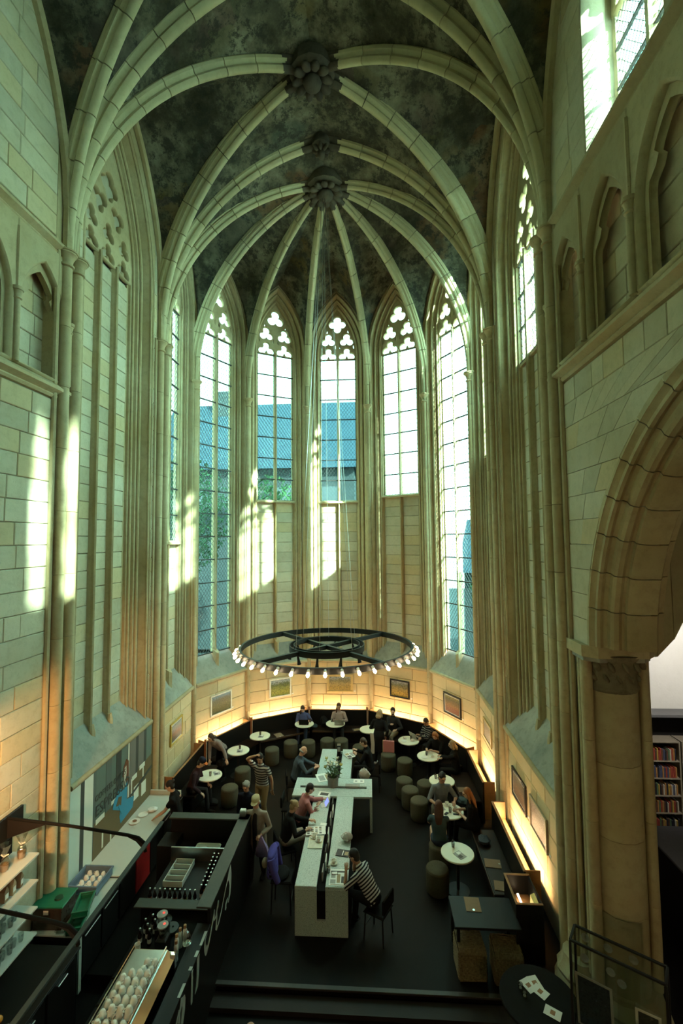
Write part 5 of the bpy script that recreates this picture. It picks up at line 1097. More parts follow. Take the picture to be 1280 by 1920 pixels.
# ---------------- bookcases and counter in the side aisle
bk = empty('bookcase', (6.60, 10.75, -.17), 0, 'tall black bookcase with thin pale edges against the aisle end wall', 'bookcase')
EDGE = pm('pale_edge', (.22, .19, .14), .5)
MB().bbox(-.80, 1.0, .20, .22, 0, 3.40, .002).build('back_panel', BLACKM, bk); MB().bbox(-.80, 1.0, -.16, .22, 3.36, 3.42, .004).build('top_board', pm('grey_shelf_top', (.10, .10, .10), .5), bk)
for x in (-.80, -.02, .04, .98): MB().bbox(x, x+.03, -.15, .20, 0, 3.36 if x in (-.8, .98) else 2.85, .002).build('upright', EDGE, bk)
for z in (2.82, 2.42, 2.06, 1.70, 1.34, .98): MB().bbox(-.77, -.02, -.15, .20, z, z+.025, .002).build('shelf_board', EDGE, bk)
MB().bbox(.07, .98, -.15, .20, 2.82, 2.845, .002).build('shelf_board', EDGE, bk); MB().bbox(.07, .98, .05, .08, .5, 2.82, .002).build('panel', pm('navy_panel', (.010, .014, .022), .5), bk)
bcol = [pm('book_cloth_%d' % k, c, .6) for k, c in enumerate(((.35, .24, .05), (.28, .05, .03), (.06, .07, .12), (.40, .36, .28), (.10, .05, .03), (.32, .16, .05), (.08, .14, .07), (.02, .02, .025)))]
bme = [MB().bbox(-.014, .014, -.10, .08, 0, .24, .003).mesh('book', c) for c in bcol]
for z, nmr in ((2.445, 'top'), (2.085, 'second'), (1.725, 'third'), (1.365, 'fourth'), (1.005, 'fifth')):
    for k in range(20):
        c = rr.randrange(8); o = raw('book', bme[c], None, None, (6.60-.73+.034*k, 10.72, z-.17+.001)); o.scale = (1, 1, rr.uniform(.8, 1.05)); cn = ['mustard', 'red', 'navy', 'cream', 'maroon', 'orange', 'green', 'black'][c]; tag(o, '%s spined book on the %s shelf of the aisle bookcase' % (cn, nmr), 'book', '%s books on the %s aisle shelf' % (cn, nmr))
o = crumple((7.0, 10.68, 2.68), (.17, .12, .14), pm('green_plush', (.02, .16, .03), .9), 'green plush lump on top of the aisle bookcase shelf', 'toy', 'plush_toy')
ac = empty('aisle_counter', (6.1, 9.0, -.17), 0, 'dark grey topped black counter in the side aisle', 'counter'); MB().bbox(-.75, 1.0, -.6, .9, 0, 1.45, .01).build('body', BLACKM, ac); MB().bbox(-.78, 1.03, -.63, .93, 1.45, 1.49, .006).build('top', pm('grey_counter_top', (.06, .06, .065), .5), ac)
yp = empty('banner_stand', (5.35, 7.55, -.17), -.5, 'yellow edged pale blue banner stand at the right frame edge', 'banner'); MB().bbox(0, .9, 0, .03, .05, 1.25, .004).build('sheet', pm('banner_blue', (.30, .36, .40), .6), yp); MB().bbox(-.07, 0, -.01, .04, 0, 1.28, .004).build('edge', pm('banner_yellow', (.55, .38, .02), .5), yp); MB().bbox(-.09, .95, -.015, .045, 1.25, 1.31, .004).build('cap_rail', BLACK, yp)
def lamp(kind, loc, e, col, size=.1, rot=None, spot=None):
    L = bpy.data.lights.new(kind.lower()+'_lamp', kind); L.energy = e; L.color = col; L.shadow_soft_size = size
    if spot: L.spot_size = spot; L.spot_blend = .7
    o = bpy.data.objects.new(L.name, L); COL.objects.link(o); o.location = loc
    if rot: o.rotation_euler = rot
    return o
lamp('SPOT', (6.6, 8.7, 5.6), 260, (1, .95, .88), .06, (Vector((.25, 2.3, -1.9))).to_track_quat('-Z', 'Y').to_euler(), 1.5)
pl = empty('pendant_lamp', (-4.55, 4.55, 4.08), 0, 'warm bar lamp just above the frame edge, out of view', 'lamp'); MB().lathe([(.03, .14), (.10, .10), (.14, 0), (.135, 0), (.09, .09)], 16).build('shade', STEELBLK, pl, 40); MB().ell((0, 0, .03), (.04, .04, .05), 10, 7).build('bulb', BULB, pl, 80); MB().tube([(0, 0, .14), (0, 0, 9)], .005, 5).build('cable', BLACKM, pl)
lamp('SPOT', (-4.55, 4.6, 4.0), 420, (1, .55, .22), .05, Vector((-.95, 2.5, -.7)).to_track_quat('-Z', 'Y').to_euler(), 1.25)

for k, (x, y, z, e) in enumerate(((2.3, 1.2, 3.4, 75), (-3.7, 3.3, 3.3, 38))):
    pq = empty('pendant_lamp', (x, y, z), 0, ['warm shop lamp under the great arch, out of view', 'warm lamp over the espresso machine, out of view'][k], 'lamp'); MB().lathe([(.03, .16), (.10, .12), (.12, .07), (.115, .07), (.09, .11)], 16).build('shade', STEELBLK, pq, 40); MB().ell((0, 0, .06), (.04, .04, .05), 10, 7).build('bulb', BULB, pq, 80); MB().tube([(0, 0, .16), (0, 0, 8)], .005, 5).build('cable', BLACKM, pq)
    lamp('POINT', (x, y, z-.06), e, (1, .62, .30), .05)
# ================================================================ PEOPLE
def cloth(name, col, amt=.18): return pm(name, col, .9, 0, amt, 40, .1)
def stripes(name, ca, cb, freq, duty=.5, tilt=0):
    m, t, out = newmat(name); co = obj_co(t); s = N(t, 'ShaderNodeSeparateXYZ'); t.links.new(co, s.inputs[0])
    v = s.outputs[2]
    if tilt:
        q = N(t, 'ShaderNodeMath', operation='MULTIPLY_ADD'); t.links.new(s.outputs[1], q.inputs[0]); q.inputs[1].default_value = tilt; t.links.new(v, q.inputs[2]); v = q.outputs[0]
    a = N(t, 'ShaderNodeMath', operation='MULTIPLY'); t.links.new(v, a.inputs[0]); a.inputs[1].default_value = freq
    f = N(t, 'ShaderNodeMath', operation='FRACT'); t.links.new(a.outputs[0], f.inputs[0]); g = N(t, 'ShaderNodeMath', operation='GREATER_THAN'); t.links.new(f.outputs[0], g.inputs[0]); g.inputs[1].default_value = duty
    bsdf(t, out, mixc(t, g.outputs[0], ca, cb), .9, spec=.1); return m
SKIN = [pm('skin_light', (.50, .31, .21), .5, 0, .06), pm('skin_tan', (.40, .22, .13), .5, 0, .06), pm('skin_ruddy', (.52, .27, .17), .5, 0, .08)]
EYE, LIP = pm('eye', (.02, .015, .012), .2), pm('lips', (.36, .12, .09), .5)
HAIRC = {k: pm('hair_'+k, c, .6, 0, .4, 50) for k, c in dict(black=(.010, .008, .007), brown=(.045, .026, .014), grey=(.26, .24, .21), blond=(.30, .21, .11), red=(.17, .06, .02), orange=(.26, .10, .03), auburn=(.07, .025, .015)).items()}
CL = {k: cloth('cloth_'+k, c) for k, c in dict(black=(.010, .010, .010), dark=(.022, .021, .022), navy=(.012, .014, .025), denim=(.03, .04, .07), blue=(.08, .10, .22), pink=(.33, .14, .14), rose=(.36, .27, .24), grey=(.13, .14, .15), slate=(.06, .075, .09), shirtblue=(.15, .17, .19), beige=(.27, .225, .18), tan=(.28, .19, .09), khaki=(.23, .19, .13), teal=(.045, .075, .085), plaid=(.035, .018, .022), greypink=(.20, .17, .16), white=(.5, .49, .45), purple=(.07, .06, .25), orange=(.55, .16, .05), yellow=(.46, .38, .22), lilac=(.30, .22, .40)).items()}
def V3(*a): return Vector(a)
def ik(S, T, a, b, pole):
    d = T-S; L = d.length
    if L > (a+b)*.985: T = S+d*((a+b)*.985/L); d = T-S; L = d.length
    L = max(L, abs(a-b)+.02); u = d.normalized(); x = (a*a-b*b+L*L)/(2*L); h = math.sqrt(max(0, a*a-x*x))
    p = pole-u*pole.dot(u); p.normalize(); return S+u*x+p*h, T
BODY_JOBS = []
def remesh_job(name, mb, mat, parent, vox=.013, extra=None, smooth=2):
    o = mb.build(name, mat, parent); m = o.modifiers.new('r', 'REMESH'); m.mode = 'VOXEL'; m.voxel_size = vox; m.use_smooth_shade = True
    if smooth: s = o.modifiers.new('s', 'SMOOTH'); s.iterations = smooth; s.factor = .5
    BODY_JOBS.append((o, extra)); return o
def figure(label, xy, face, pose='sit', H=1.70, z0=0.0, seat=.47, lean=8, roll=0, head=(10, 0), rh=None, lh=None, skin=0, top='black', sleeve='long', legs='dark', shoes='black', hair=('short', 'brown'), bare_legs=False, skirt=False, open_coat=False, spread=.10, knee=.40, step=0, hat=None, beard=None, coat=0, kneedir=0, fat=1.0, curl=.6):
    k = H/1.72; r = empty('person', (xy[0], xy[1], z0), math.radians(face), label, 'person', 'people in the cafe')
    Ri = Matrix.Rotation(-math.radians(face), 3, 'Z'); base = Vector((xy[0], xy[1], z0))
    loc = lambda p: Ri @ (Vector(p)-base)
    sm = SKIN[skin]; lr = math.radians(lean); rl = math.radians(roll)
    up = V3(math.sin(rl), math.sin(lr), math.cos(lr)*math.cos(rl)).normalized(); fw = V3(0, math.cos(lr), -math.sin(lr)); rt = V3(1, 0, 0)
    P = V3(0, 0, (.93*k if pose == 'stand' else seat+.10))
    waist, chest, shl, neck = P+up*.14*k, P+up*.31*k, P+up*.45*k, P+up*.50*k
    f = fat
    def torso(mb, e):
        mb.tube([P-up*.07*k, P, waist, chest, shl, neck, neck+up*.06*k], [((.150*f+e)*k, (.105*f+e)*k), ((.168*f+e)*k, (.118*f+e)*k), ((.148*f+e)*k, (.108*f+e)*k), ((.172*f+e)*k, (.120*f+e)*k), ((.150*f+e)*k, (.092*f+e)*k), ((.070+e)*k, (.065+e)*k), ((.055+e*.5)*k, (.055+e*.5)*k)], 12)
    skin_mb, top_mb, leg_mb = MB(), MB(), MB(); torso(skin_mb, -.01); torso(top_mb, .010)
    # head
    hp, hy = math.radians(head[0]), math.radians(head[1]); HR = Matrix.Rotation(hy, 3, 'Z') @ Matrix.Rotation(-hp, 3, 'X')
    nb = neck+up*.03*k; hc = nb+up*.06*k+HR @ V3(0, .022, .105)*k
    h3 = lambda x, y, z: hc+HR @ V3(x, y, z)*k
    skin_mb.tube([neck-up*.04*k, nb, hc-HR @ V3(0, .02, .05)*k], [.062*k, .054*k, .055*k], 10)
    for c, q in (((0, -.008, .012), (.074, .092, .100)), ((0, .030, -.055), (.052, .056, .058)), ((0, .045, -.085), (.028, .030, .026)), ((0, .098, -.012), (.013, .020, .026)), ((0, .086, .030), (.052, .014, .014)), ((.078, -.005, -.005), (.012, .020, .030)), ((-.078, -.005, -.005), (.012, .020, .030))):
        skin_mb.ell(h3(*c), [x*k for x in q], 12, 8, HR)
    eyes = [MB().ell(h3(sx_*.030, .080, .010), (.012*k, .010*k, .008*k), 8, 6, HR) for sx_ in (-1, 1)]
    mo = MB().ell(h3(0, .083, -.055), (.022*k, .010*k, .006*k), 8, 5, HR)
    # arms
    extras = MB(); ends = []
    for sx_, tgt, nm in ((1, rh, 'r'), (-1, lh, 'l')):
        S = shl+rt*sx_*.178*k*f-up*.015*k
        if tgt is None: T = V3(sx_*.26*k, .10, P.z-.10*k) if pose == 'stand' else P+V3(sx_*.16, .36, .10)
        elif tgt == 'head': T = h3(sx_*.10, .02, .09)
        elif tgt == 'chin': T = h3(sx_*.05, .07, -.12)
        else: T = loc(tgt)
        pole = V3(sx_*.7, -.6, -.7) if tgt not in ('head',) else V3(sx_*1.0, .2, -.1)
        E_, T = ik(S, T, .285*k, .255*k, pole); fa = (T-E_).normalized()
        skin_mb.tube([S-rt*sx_*.05*k, S, S.lerp(E_, .5), E_, E_.lerp(T, .3), T], [.05*k, .053*k, .046*k, .038*k, .040*k, .027*k], 10)
        if sleeve == 'long': top_mb.tube([S-rt*sx_*.07*k, S, S.lerp(E_, .5), E_, E_.lerp(T, .4), E_.lerp(T, .93)], [.062*k, .068*k, .060*k, .054*k, .052*k, .042*k], 10)
        elif sleeve == 'short': top_mb.tube([S-rt*sx_*.07*k, S, S.lerp(E_, .35), S.lerp(E_, .62)], [.062*k, .068*k, .063*k, .060*k], 10)
        elif sleeve == 'half': top_mb.tube([S-rt*sx_*.07*k, S, S.lerp(E_, .5), E_, E_.lerp(T, .25)], [.062*k, .068*k, .060*k, .054*k, .050*k], 10)
        else: top_mb.tube([S-rt*sx_*.07*k, S], [.062*k, .06*k], 10)
        # hand: palm on the arm, five separate fingers
        side = fa.cross(V3(0, 0, 1)); side = side.normalized() if side.length > .1 else V3(1, 0, 0); nrm = side.cross(fa)
        if nrm.z < 0: nrm = -nrm
        Mh = Matrix((side, fa, nrm)).transposed(); skin_mb.ell(T+fa*.045*k, (.040*k, .056*k, .018*k), 10, 7, Mh)
        for q, ln in ((-.030, .062), (-.010, .076), (.010, .080), (.029, .070)):
            b0 = T+fa*.082*k+side*q*k; c1, c2 = curl*.5, curl*1.1
            p1 = b0+(fa*math.cos(c1)-nrm*math.sin(c1))*ln*.42*k; p2 = p1+(fa*math.cos(c1+c2)-nrm*math.sin(c1+c2))*ln*.33*k; p3 = p2+(fa*math.cos(c1+c2*1.6)-nrm*math.sin(c1+c2*1.6))*ln*.25*k
            extras.tube([b0-fa*.02*k, b0, p1, p2, p3], [.0095*k, .0095*k, .0088*k, .0080*k, .0060*k], 6)
        ts = side*(-sx_); b0 = T+fa*.022*k+ts*.030*k; extras.tube([b0, b0+(ts*.7+fa*.6)*.032*k, b0+(ts*.45+fa*.95)*.062*k-nrm*.01], [.012*k, .010*k, .007*k], 6)
        ends.append(T)
    # legs
    feet = []
    for sx_ in (1, -1):
        hip = P+rt*sx_*.088*k-V3(0, 0, .02)
        if pose == 'stand':
            fy = step*sx_; foot = V3(sx_*spread, fy, .085*k); kn, _ = ik(hip, foot, .43*k, .41*k, V3(0, 1, 0))
        else:
            kd = math.radians(kneedir+sx_*-spread*60); kn = hip+V3(math.sin(-kd)*.42*k, math.cos(kd)*.42*k, .02); foot = V3(kn.x+sx_*.01, kn.y+.05+step*sx_, .085)
        tb = skin_mb if bare_legs else leg_mb; e = 0 if bare_legs else .012
        tb.tube([hip, hip.lerp(kn, .5), kn, kn.lerp(foot, .35), foot], [(.088+e)*k*f, (.072+e)*k, (.056+e)*k, (.054+e)*k, (.038+e*1.4)*k], 10)
        if bare_legs: leg_mb.tube([hip, hip.lerp(kn, .35)], [.100*k, .094*k], 10)
        feet.append((foot, V3(0, 1, 0)))
    leg_mb.ell(P+V3(0, .0, -.01), (.178*k*f, .135*k*f, .13*k), 12, 8)
    if skirt: leg_mb.tube([P+up*.08*k, P, P-V3(0, -.05, .30*k)], [(.16*k, .12*k), (.19*k, .15*k), (.24*k, .20*k)], 12)
    if open_coat: MB().tube([neck+fw*.02, shl+fw*.100*k, chest+fw*.148*k, waist+fw*.150*k, P+fw*.172*k, P+fw*.18*k-V3(0, 0, coat*.8)], [(.02, .03), (.045, .02), (.05, .02), (.05, .025), (.045, .025), (.03, .02)], 10).build('shirt_front', CL['dark'], r, 60)
    if coat: top_mb.tube([waist, P, P-V3(0, 0, coat*.5), P-V3(0, 0, coat)], [(.17*k*f, .13*k*f), (.195*k*f, .145*k*f), (.21*k*f, .155*k*f), (.22*k*f, .16*k*f)], 14)
    remesh_job('body', skin_mb, sm, r, .0125, extras); remesh_job('top', top_mb, CL[top] if isinstance(top, str) else top, r, .015); remesh_job('trousers' if not skirt else 'skirt', leg_mb, CL[legs], r, .017)
    [e_.build('eye', EYE, r, 80) for e_ in eyes]; mo.build('mouth', LIP, r, 80)
    for ft, d in feet:
        sh = MB(); sh.tube([ft+V3(0, -.06, -.045)*k, ft+V3(0, -.02, -.035)*k, ft+V3(0, .07, -.050)*k, ft+V3(0, .15, -.060)*k, ft+V3(0, .185, -.062)*k], [(.030*k, .030*k), (.040*k, .046*k), (.044*k, .034*k), (.042*k, .024*k), (.022*k, .016*k)], 10); so = sh.build('shoe', CL[shoes] if shoes in CL else CL['black'], r, 60)
        MB().bbox(ft.x-.042*k, ft.x+.042*k, ft.y-.085*k, ft.y+.19*k, max(0, ft.z-.092*k), ft.z-.070*k, .008).build('sole', CL['dark'], so)
    # hair
    if hair:
        stl, hcol = hair; hm = HAIRC[hcol]; hb = MB(); rg = random.Random(len(label))
        if stl == 'fringe': hb.tube([h3(.07*math.cos(a)*1.12, -.09*abs(math.sin(a))*1.02-.005, -.02) for a in [PI*q/8 for q in range(9)]], .028*k, 8)
        else:
            hb.ell(h3(0, -.020, .034), (.083*k, .094*k, .094*k), 14, 9, HR); hb.ell(h3(0, -.045, -.02), (.080*k, .066*k, .085*k), 12, 8, HR)
        if stl == 'curly':
            for q in range(34):
                u = V3(rg.gauss(0, 1), rg.gauss(0, 1), rg.gauss(0, 1)).normalized(); 
                if u.y > .35 and u.z < .5: continue
                hb.ell(h3(u.x*.082, -.025+u.y*.09, .03+u.z*.088), (.024*k, .024*k, .022*k), 6, 5)
        if stl in ('long', 'bob'):
            L_ = .30 if stl == 'long' else .10
            bk = hc+HR @ V3(0, -.07, -.05)*k; dn = bk-up*L_*k-fw*.05
            hb.tube([h3(0, -.05, .04), bk, bk.lerp(dn, .5)-fw*.02, dn], [(.085*k, .06*k), (.088*k, .05*k), (.095*k, .045*k), (.065*k, .030*k)], 12)
            for sx_ in (-1, 1): hb.tube([h3(sx_*.072, .0, .03), h3(sx_*.082, .005, -.07), h3(sx_*.085, -.01, -.07)-up*L_*.55*k], [.022*k, .026*k, .020*k], 8)
        if stl == 'bun': hb.ell(h3(0, -.115, .06), (.042*k, .042*k, .042*k), 10, 7, HR)
        if stl == 'tail': hb.tube([h3(.03, -.06, .0), h3(.075, .0, -.09), h3(.085, .035, -.19), h3(.08, .04, -.28)], [.045*k, .032*k, .030*k, .012*k], 8)
        remesh_job('hair', hb, hm, r, .012, None, 1)
    if beard: remesh_job('beard', MB().ell(h3(0, .046, -.070), (.052*k, .050*k, .048*k), 10, 7, HR), HAIRC[beard], r, .012, None, 1)
    if hat:
        cm, bm_ = hat; rings = []
        ht = MB(); ht.loft([[h3(a*math.cos(2*PI*q/16), -.018+b*math.sin(2*PI*q/16), z) for q in range(16)] for a, b, z in ((.086, .102, .045), (.088, .104, .070), (.082, .096, .110), (.055, .066, .134), (.010, .012, .140))]); hto = ht.build('cap', CL[cm], r, 60)
        MB().loft([[h3(x, y, z) for x, y in ((-.07, .06), (-.065, .12), (-.03, .158), (.03, .158), (.065, .12), (.07, .06))] for z in (.044, .054)]).build('cap_brim', CL[bm_], hto)
    return r
LT = -.86
T_ = H_+.03
figure('woman in a blue top typing on a dark laptop on the back bench', (-2.44, 16.62), 180, lean=16, head=(28, 0), rh=(-2.50, 16.28, .78), lh=(-2.28, 16.30, .78), top='blue', sleeve='half', legs='denim', hair=('tail', 'brown'), H=1.66, seat=.45)
figure('woman in a pale pink jumper typing on a silver laptop on the back bench', (-1.18, 16.68), 180, lean=8, head=(14, 0), rh=(-1.28, 16.40, .80), lh=(-1.05, 16.40, .80), top='rose', legs='dark', hair=('tail', 'auburn'), H=1.70, seat=.45)
figure('grey blond haired woman in a black coat standing with a pink shopping bag', (.20, 14.98), -20, 'stand', H=1.66, head=(8, -20), rh=(.42, 14.92, .90), lh=(.12, 15.3, 1.05), top='black', coat=.45, legs='black', shoes='white', hair=('bob', 'blond'), spread=.13)
figure('bearded man in a dark jacket sitting at the end of the back bench', (.72, 16.12), 150, lean=4, head=(8, 25), rh=(.62, 15.75, .95), lh=(.78, 15.72, .78), top='dark', legs='khaki', hair=('short', 'black'), beard='black', H=1.74, seat=.47)
figure('black haired young man in a striped jumper at a grey laptop, right rear bench', (1.86, 15.40), 125, lean=12, head=(26, 10), rh=(1.50, 15.10, .80), lh=(1.52, 15.28, .80), top=stripes('striped_jumper', (.018, .018, .022), (.26, .25, .23), 16, .72), legs='dark', hair=('short', 'black'), H=1.72, seat=.46, skin=1)
figure('red haired woman in black leaning over the small table with folded hands', (2.0, 14.60), 150, lean=18, head=(32, 0), rh=(1.62, 14.24, .80), lh=(1.80, 14.22, .80), top='black', sleeve='half', legs='black', hair=('bob', 'orange'), H=1.66, seat=.45)
figure('fair haired woman in black on the right bench, arm on the small table', (2.36, 13.66), 80, lean=6, head=(10, 12), rh=(1.98, 13.80, .78), lh=(1.92, 13.95, .78), top='black', legs='black', hair=('bob', 'blond'), H=1.66, seat=.46)
figure('dark haired man in a grey blue shirt sitting behind the crowded round table', (1.66, 11.92), 185, lean=14, head=(16, 15), rh=(1.48, 11.48, .78), lh=(1.94, 11.55, .80), top='shirtblue', sleeve='half', legs='dark', hair=('curly', 'black'), H=1.76, seat=.48, skin=1)
figure('woman with very long ginger hair in black leaning on the crowded round table', (2.33, 11.12), 75, lean=12, head=(18, 18), rh=(1.98, 11.30, .77), lh=(2.0, 11.12, .77), top='black', sleeve='half', legs='black', hair=('long', 'orange'), H=1.70, seat=.46)
figure('long haired woman in teal on a pouf, seen from behind with bare legs', (1.42, 10.50), -5, lean=4, head=(8, -12), rh=(1.55, 10.98, .78), lh=(1.35, 10.95, .80), top='teal', sleeve='short', legs='denim', bare_legs=True, hair=('long', 'auburn'), H=1.66, seat=.48, spread=.12)
figure('bald man in a grey vest reading at the far arm of the cross table', (-2.12, 12.92), -75, lean=14, head=(30, 0), rh=(-1.58, 12.78, .92), lh=(-1.55, 12.95, .92), top='slate', legs='dark', skin=2, hair=('fringe', 'grey'), H=1.76, seat=.52, fat=1.12, curl=1.0)
figure('brown haired man in black reading a folded newspaper right of the table end', (-.08, 13.58), 85, lean=12, head=(28, 0), rh=(-.48, 13.78, .98), lh=(-.48, 13.52, .96), top='black', legs='dark', hair=('short', 'brown'), H=1.72, seat=.52, curl=1.0)
figure('black haired person in a pink shirt using a tablet at the cross table', (-1.74, 11.02), -65, lean=22, head=(24, -10), rh=(-1.30, 11.05, .90), lh=(-1.18, 11.32, .92), top='pink', legs='dark', hair=('short', 'black'), H=1.70, seat=.52)
figure('blond woman with a bun in a black top turning catalogue pages at the cross table', (-1.92, 10.30), -62, lean=14, head=(30, -5), rh=(-1.44, 10.12, .92), lh=(-1.16, 10.42, .90), top='black', legs='beige', hair=('bun', 'blond'), H=1.68, seat=.52)
figure('man in a bold black and white striped shirt hunched over the near table end', (-.02, 8.72), 62, lean=34, head=(26, 8), rh='chin', lh=(-.52, 8.84, 1.0), top=stripes('bold_stripes', (.012, .012, .014), (.50, .49, .46), 15, .5, .9), sleeve='half', legs='black', hair=('short', 'black'), H=1.74, seat=.55, skin=1)
figure('older man in a cap and pale jacket walking with a lilac bag', (-2.46, 9.98), 176, 'stand', H=1.72, head=(12, 0), rh=(-2.66, 9.75, .92), lh=(-2.32, 9.70, 1.05), top='beige', coat=.30, legs='dark', hair=('fringe', 'grey'), hat=('yellow', 'yellow'), step=.12, curl=1.1, open_coat=True, skin=2)
figure('grey curly haired elderly woman in a dark jacket behind the man in the cap', (-2.88, 10.80), 170, 'stand', H=1.60, head=(18, 0), rh=(-3.05, 10.6, .80), lh=(-2.66, 10.6, .85), top='navy', coat=.30, open_coat=False, legs='dark', hair=('curly', 'grey'), step=.08, skin=2)
figure('man in a striped T-shirt and tan trousers standing, hand to his head', (-2.80, 11.85), 160, 'stand', H=1.76, head=(20, 15), rh='head', lh=(-2.52, 11.75, .86), top=stripes('tee_stripes', (.022, .022, .025), (.42, .40, .36), 16, .45), sleeve='short', legs='tan', hair=('short', 'black'), skin=1)
figure('woman in a grey pink jumper bending over a black bag between bench and table', (-4.52, 13.95), 155, 'stand', H=1.66, lean=48, head=(20, 0), rh=(-4.72, 13.42, .62), lh=(-4.20, 13.40, .78), top='greypink', legs='black', hair=('bob', 'brown'))
figure('person in a dark plaid jacket and an orange brimmed cap on the left bench', (-4.82, 12.35), -85, lean=18, head=(34, 0), rh=(-4.45, 12.05, .58), lh=(-4.42, 12.50, .60), top='plaid', legs='dark', hair=('short', 'black'), hat=('navy', 'orange'), H=1.72, seat=.46)
figure('dark haired barista in a black T-shirt working at the white counter', (-4.45, 10.55), 105, 'stand', H=1.68, lean=10, head=(26, 0), rh=(-4.72, 10.95, .98), lh=(-4.86, 10.35, .95), top='black', sleeve='short', legs='black', hair=('bun', 'black'))
figure('tan bald head of a person passing at the bottom edge of the frame', (-1.42, 5.40), 10, 'stand', z0=-.17, H=1.74, head=(6, 0), top='dark', legs='dark', skin=2, hair=None)
# ---- things people carry or use
def laptop(loc, rz, mat, lab, open_=105, scr=None):
    r = empty('laptop', loc, math.radians(rz), lab, 'laptop', 'laptops on the cafe tables'); MB().bbox(-.16, .16, -.11, .11, 0, .016, .005).build('base', mat, r); a = math.radians(open_); s_ = MB().bbox(-.16, .16, 0, .008, 0, .21, .003).build('screen', mat, r, loc=(0, .11, .012), rot=(PI/2-a, 0, 0)); MB().box(-.145, .145, -.002, 0, .012, .198).build('display', scr or BLACKM, s_)
    MB().box(-.14, .14, -.02, .08, .016, .018).build('keyboard', BLACKM, r); return r
laptop((-2.36, 16.22, .742), 180, BLACKM, 'dark laptop on the far round table in front of the woman in blue', 112); laptop((-1.14, 16.24, .742), 180, pm('silver_shell', (.36, .37, .34), .35, .4), 'silver laptop in front of the woman in pale pink', 112)
laptop((1.40, 15.22, .742), 125, bpy.data.materials['silver_shell'], 'grey laptop of the man in the striped jumper', 110)
SCRN = emit('tablet_glow', (.30, .38, .9), .9); r = empty('tablet', (-1.14, 11.16, H_+.002), math.radians(-75), 'glowing tablet propped before the person in pink', 'tablet'); b = MB().bbox(-.11, .11, -.004, .004, 0, .16, .003).build('shell', WHITE, r, rot=(-.6, 0, 0)); MB().box(-.10, .10, -.006, -.004, .01, .15).build('display', SCRN, b); MB().bbox(-.11, .11, -.10, .06, 0, .008, .003).build('keyboard_cover', WHITE, r)
r = empty('shopping_bag', (.50, 14.80, .48), -.15, 'flat pink paper shopping bag with a yellow edge', 'bag'); MB().bbox(-.17, .17, -.04, .04, 0, .34, .006).build('bag', pm('pink_paper', (.42, .16, .16), .7, 0, .06), r); MB().bbox(-.185, -.17, -.04, .04, 0, .34, .003).build('gusset', CL['yellow'], r)
for y in (-.03, .03): MB().tube([(-.08, y, .34), (-.05, y, .44), (.05, y, .44), (.08, y, .34)], .005, 5).build('handle', CL['black'], r)
r = empty('scarf', (.0, 14.75, .45), 0, 'white scarf hanging down beside the woman with the pink bag', 'scarf'); MB().loft([[(-.06, -.01, 0), (.05, -.015, 0), (.05, .015, 0), (-.06, .012, 0)], [(-.05, -.03, .3), (.06, -.01, .3), (.06, .02, .3), (-.05, 0, .3)], [(-.08, -.02, .62), (.03, -.03, .62), (.03, .01, .62), (-.08, .02, .62)]]).build('cloth', CL['white'], r, 60)
r = empty('plastic_bag', (-2.30, 9.66, .66), 0, 'lilac plastic bag hanging from the hand of the man in the cap', 'bag'); MB().loft([[(x*a+.02*(1-z/.36), y*b, z) for x, y in ((-1, -1), (.2, -1.2), (1, -.8), (1.05, .8), (0, 1.1), (-1, .9))] for a, b, z in ((.10, .03, 0), (.13, .05, .06), (.11, .05, .18), (.05, .03, .30), (.02, .02, .38))]).build('bag', CL['lilac'], r, 60); MB().tube([(0, 0, .36), (0, -.01, .42)], .012, 6).build('handle', CL['lilac'], r)
crumple((-4.38, 13.52, .48), (.17, .13, .15), CL['black'], 'black bag hanging below the bending woman', 'bag', 'handbag'); crumple((2.30, 12.05, .452), (.20, .16, .10), CL['teal'], 'dark blue coat bundled on the right bench', 'coat', 'coat_bundle'); crumple((2.40, 10.62, .452), (.14, .16, .07), CL['slate'], 'dark scarf bundle on the bench near the ginger haired woman', 'scarf', 'scarf_bundle'); crumple((-1.72, 16.66, .452), (.16, .14, .20), CL['black'], 'black rucksack on the back bench between the two laptop users', 'bag', 'rucksack'); crumple((-2.05, 16.62, .452), (.12, .12, .07), CL['teal'], 'teal bag lying by the woman in blue', 'bag', 'soft_bag')
# chair with the purple jacket, dark chairs on the left of the cross table
def chair(xy, face, lab, sh=.60):
    r = empty('bar_chair', (*xy, 0), math.radians(face), lab, 'chair', 'black chairs at the cross table'); MB().bbox(-.20, .20, -.20, .20, sh-.05, sh, .02).build('seat', BLACKM, r); MB().bbox(-.20, .20, -.22, -.18, sh+.04, sh+.30, .02).build('backrest', BLACKM, r)
    for x in (-.17, .17):
        for y in (-.17, .17): MB().tube([(x*1.12, y*1.12, 0), (x, y, sh-.04)], .014, 6).build('leg', STEELBLK, r)
    MB().tube([(-.17, .18, .22), (.17, .18, .22)], .010, 6).build('footrest', STEELBLK, r); return r
chair((-1.78, 9.25), -90, 'black chair with a purple jacket over it at the near left of the cross table'); chair((-2.05, 11.70), -90, 'black chair pushed under the left arm of the cross table', .52); chair((-1.92, 10.28), -65, 'black chair of the blond woman at the cross table', .46); chair((-1.74, 11.0), -65, 'black chair of the person in pink at the cross table', .46); chair((.06, 8.70), 62, 'black chair of the man in the bold striped shirt', .49); chair((-2.18, 12.92), -75, 'black chair of the bald reading man', .46); chair((0, 13.58), 85, 'black chair of the man reading at the table end', .46)
r = empty('jacket', (-1.78, 9.25, .60), math.radians(-90), 'purple padded jacket hung over the near left chair', 'jacket'); m = MB()
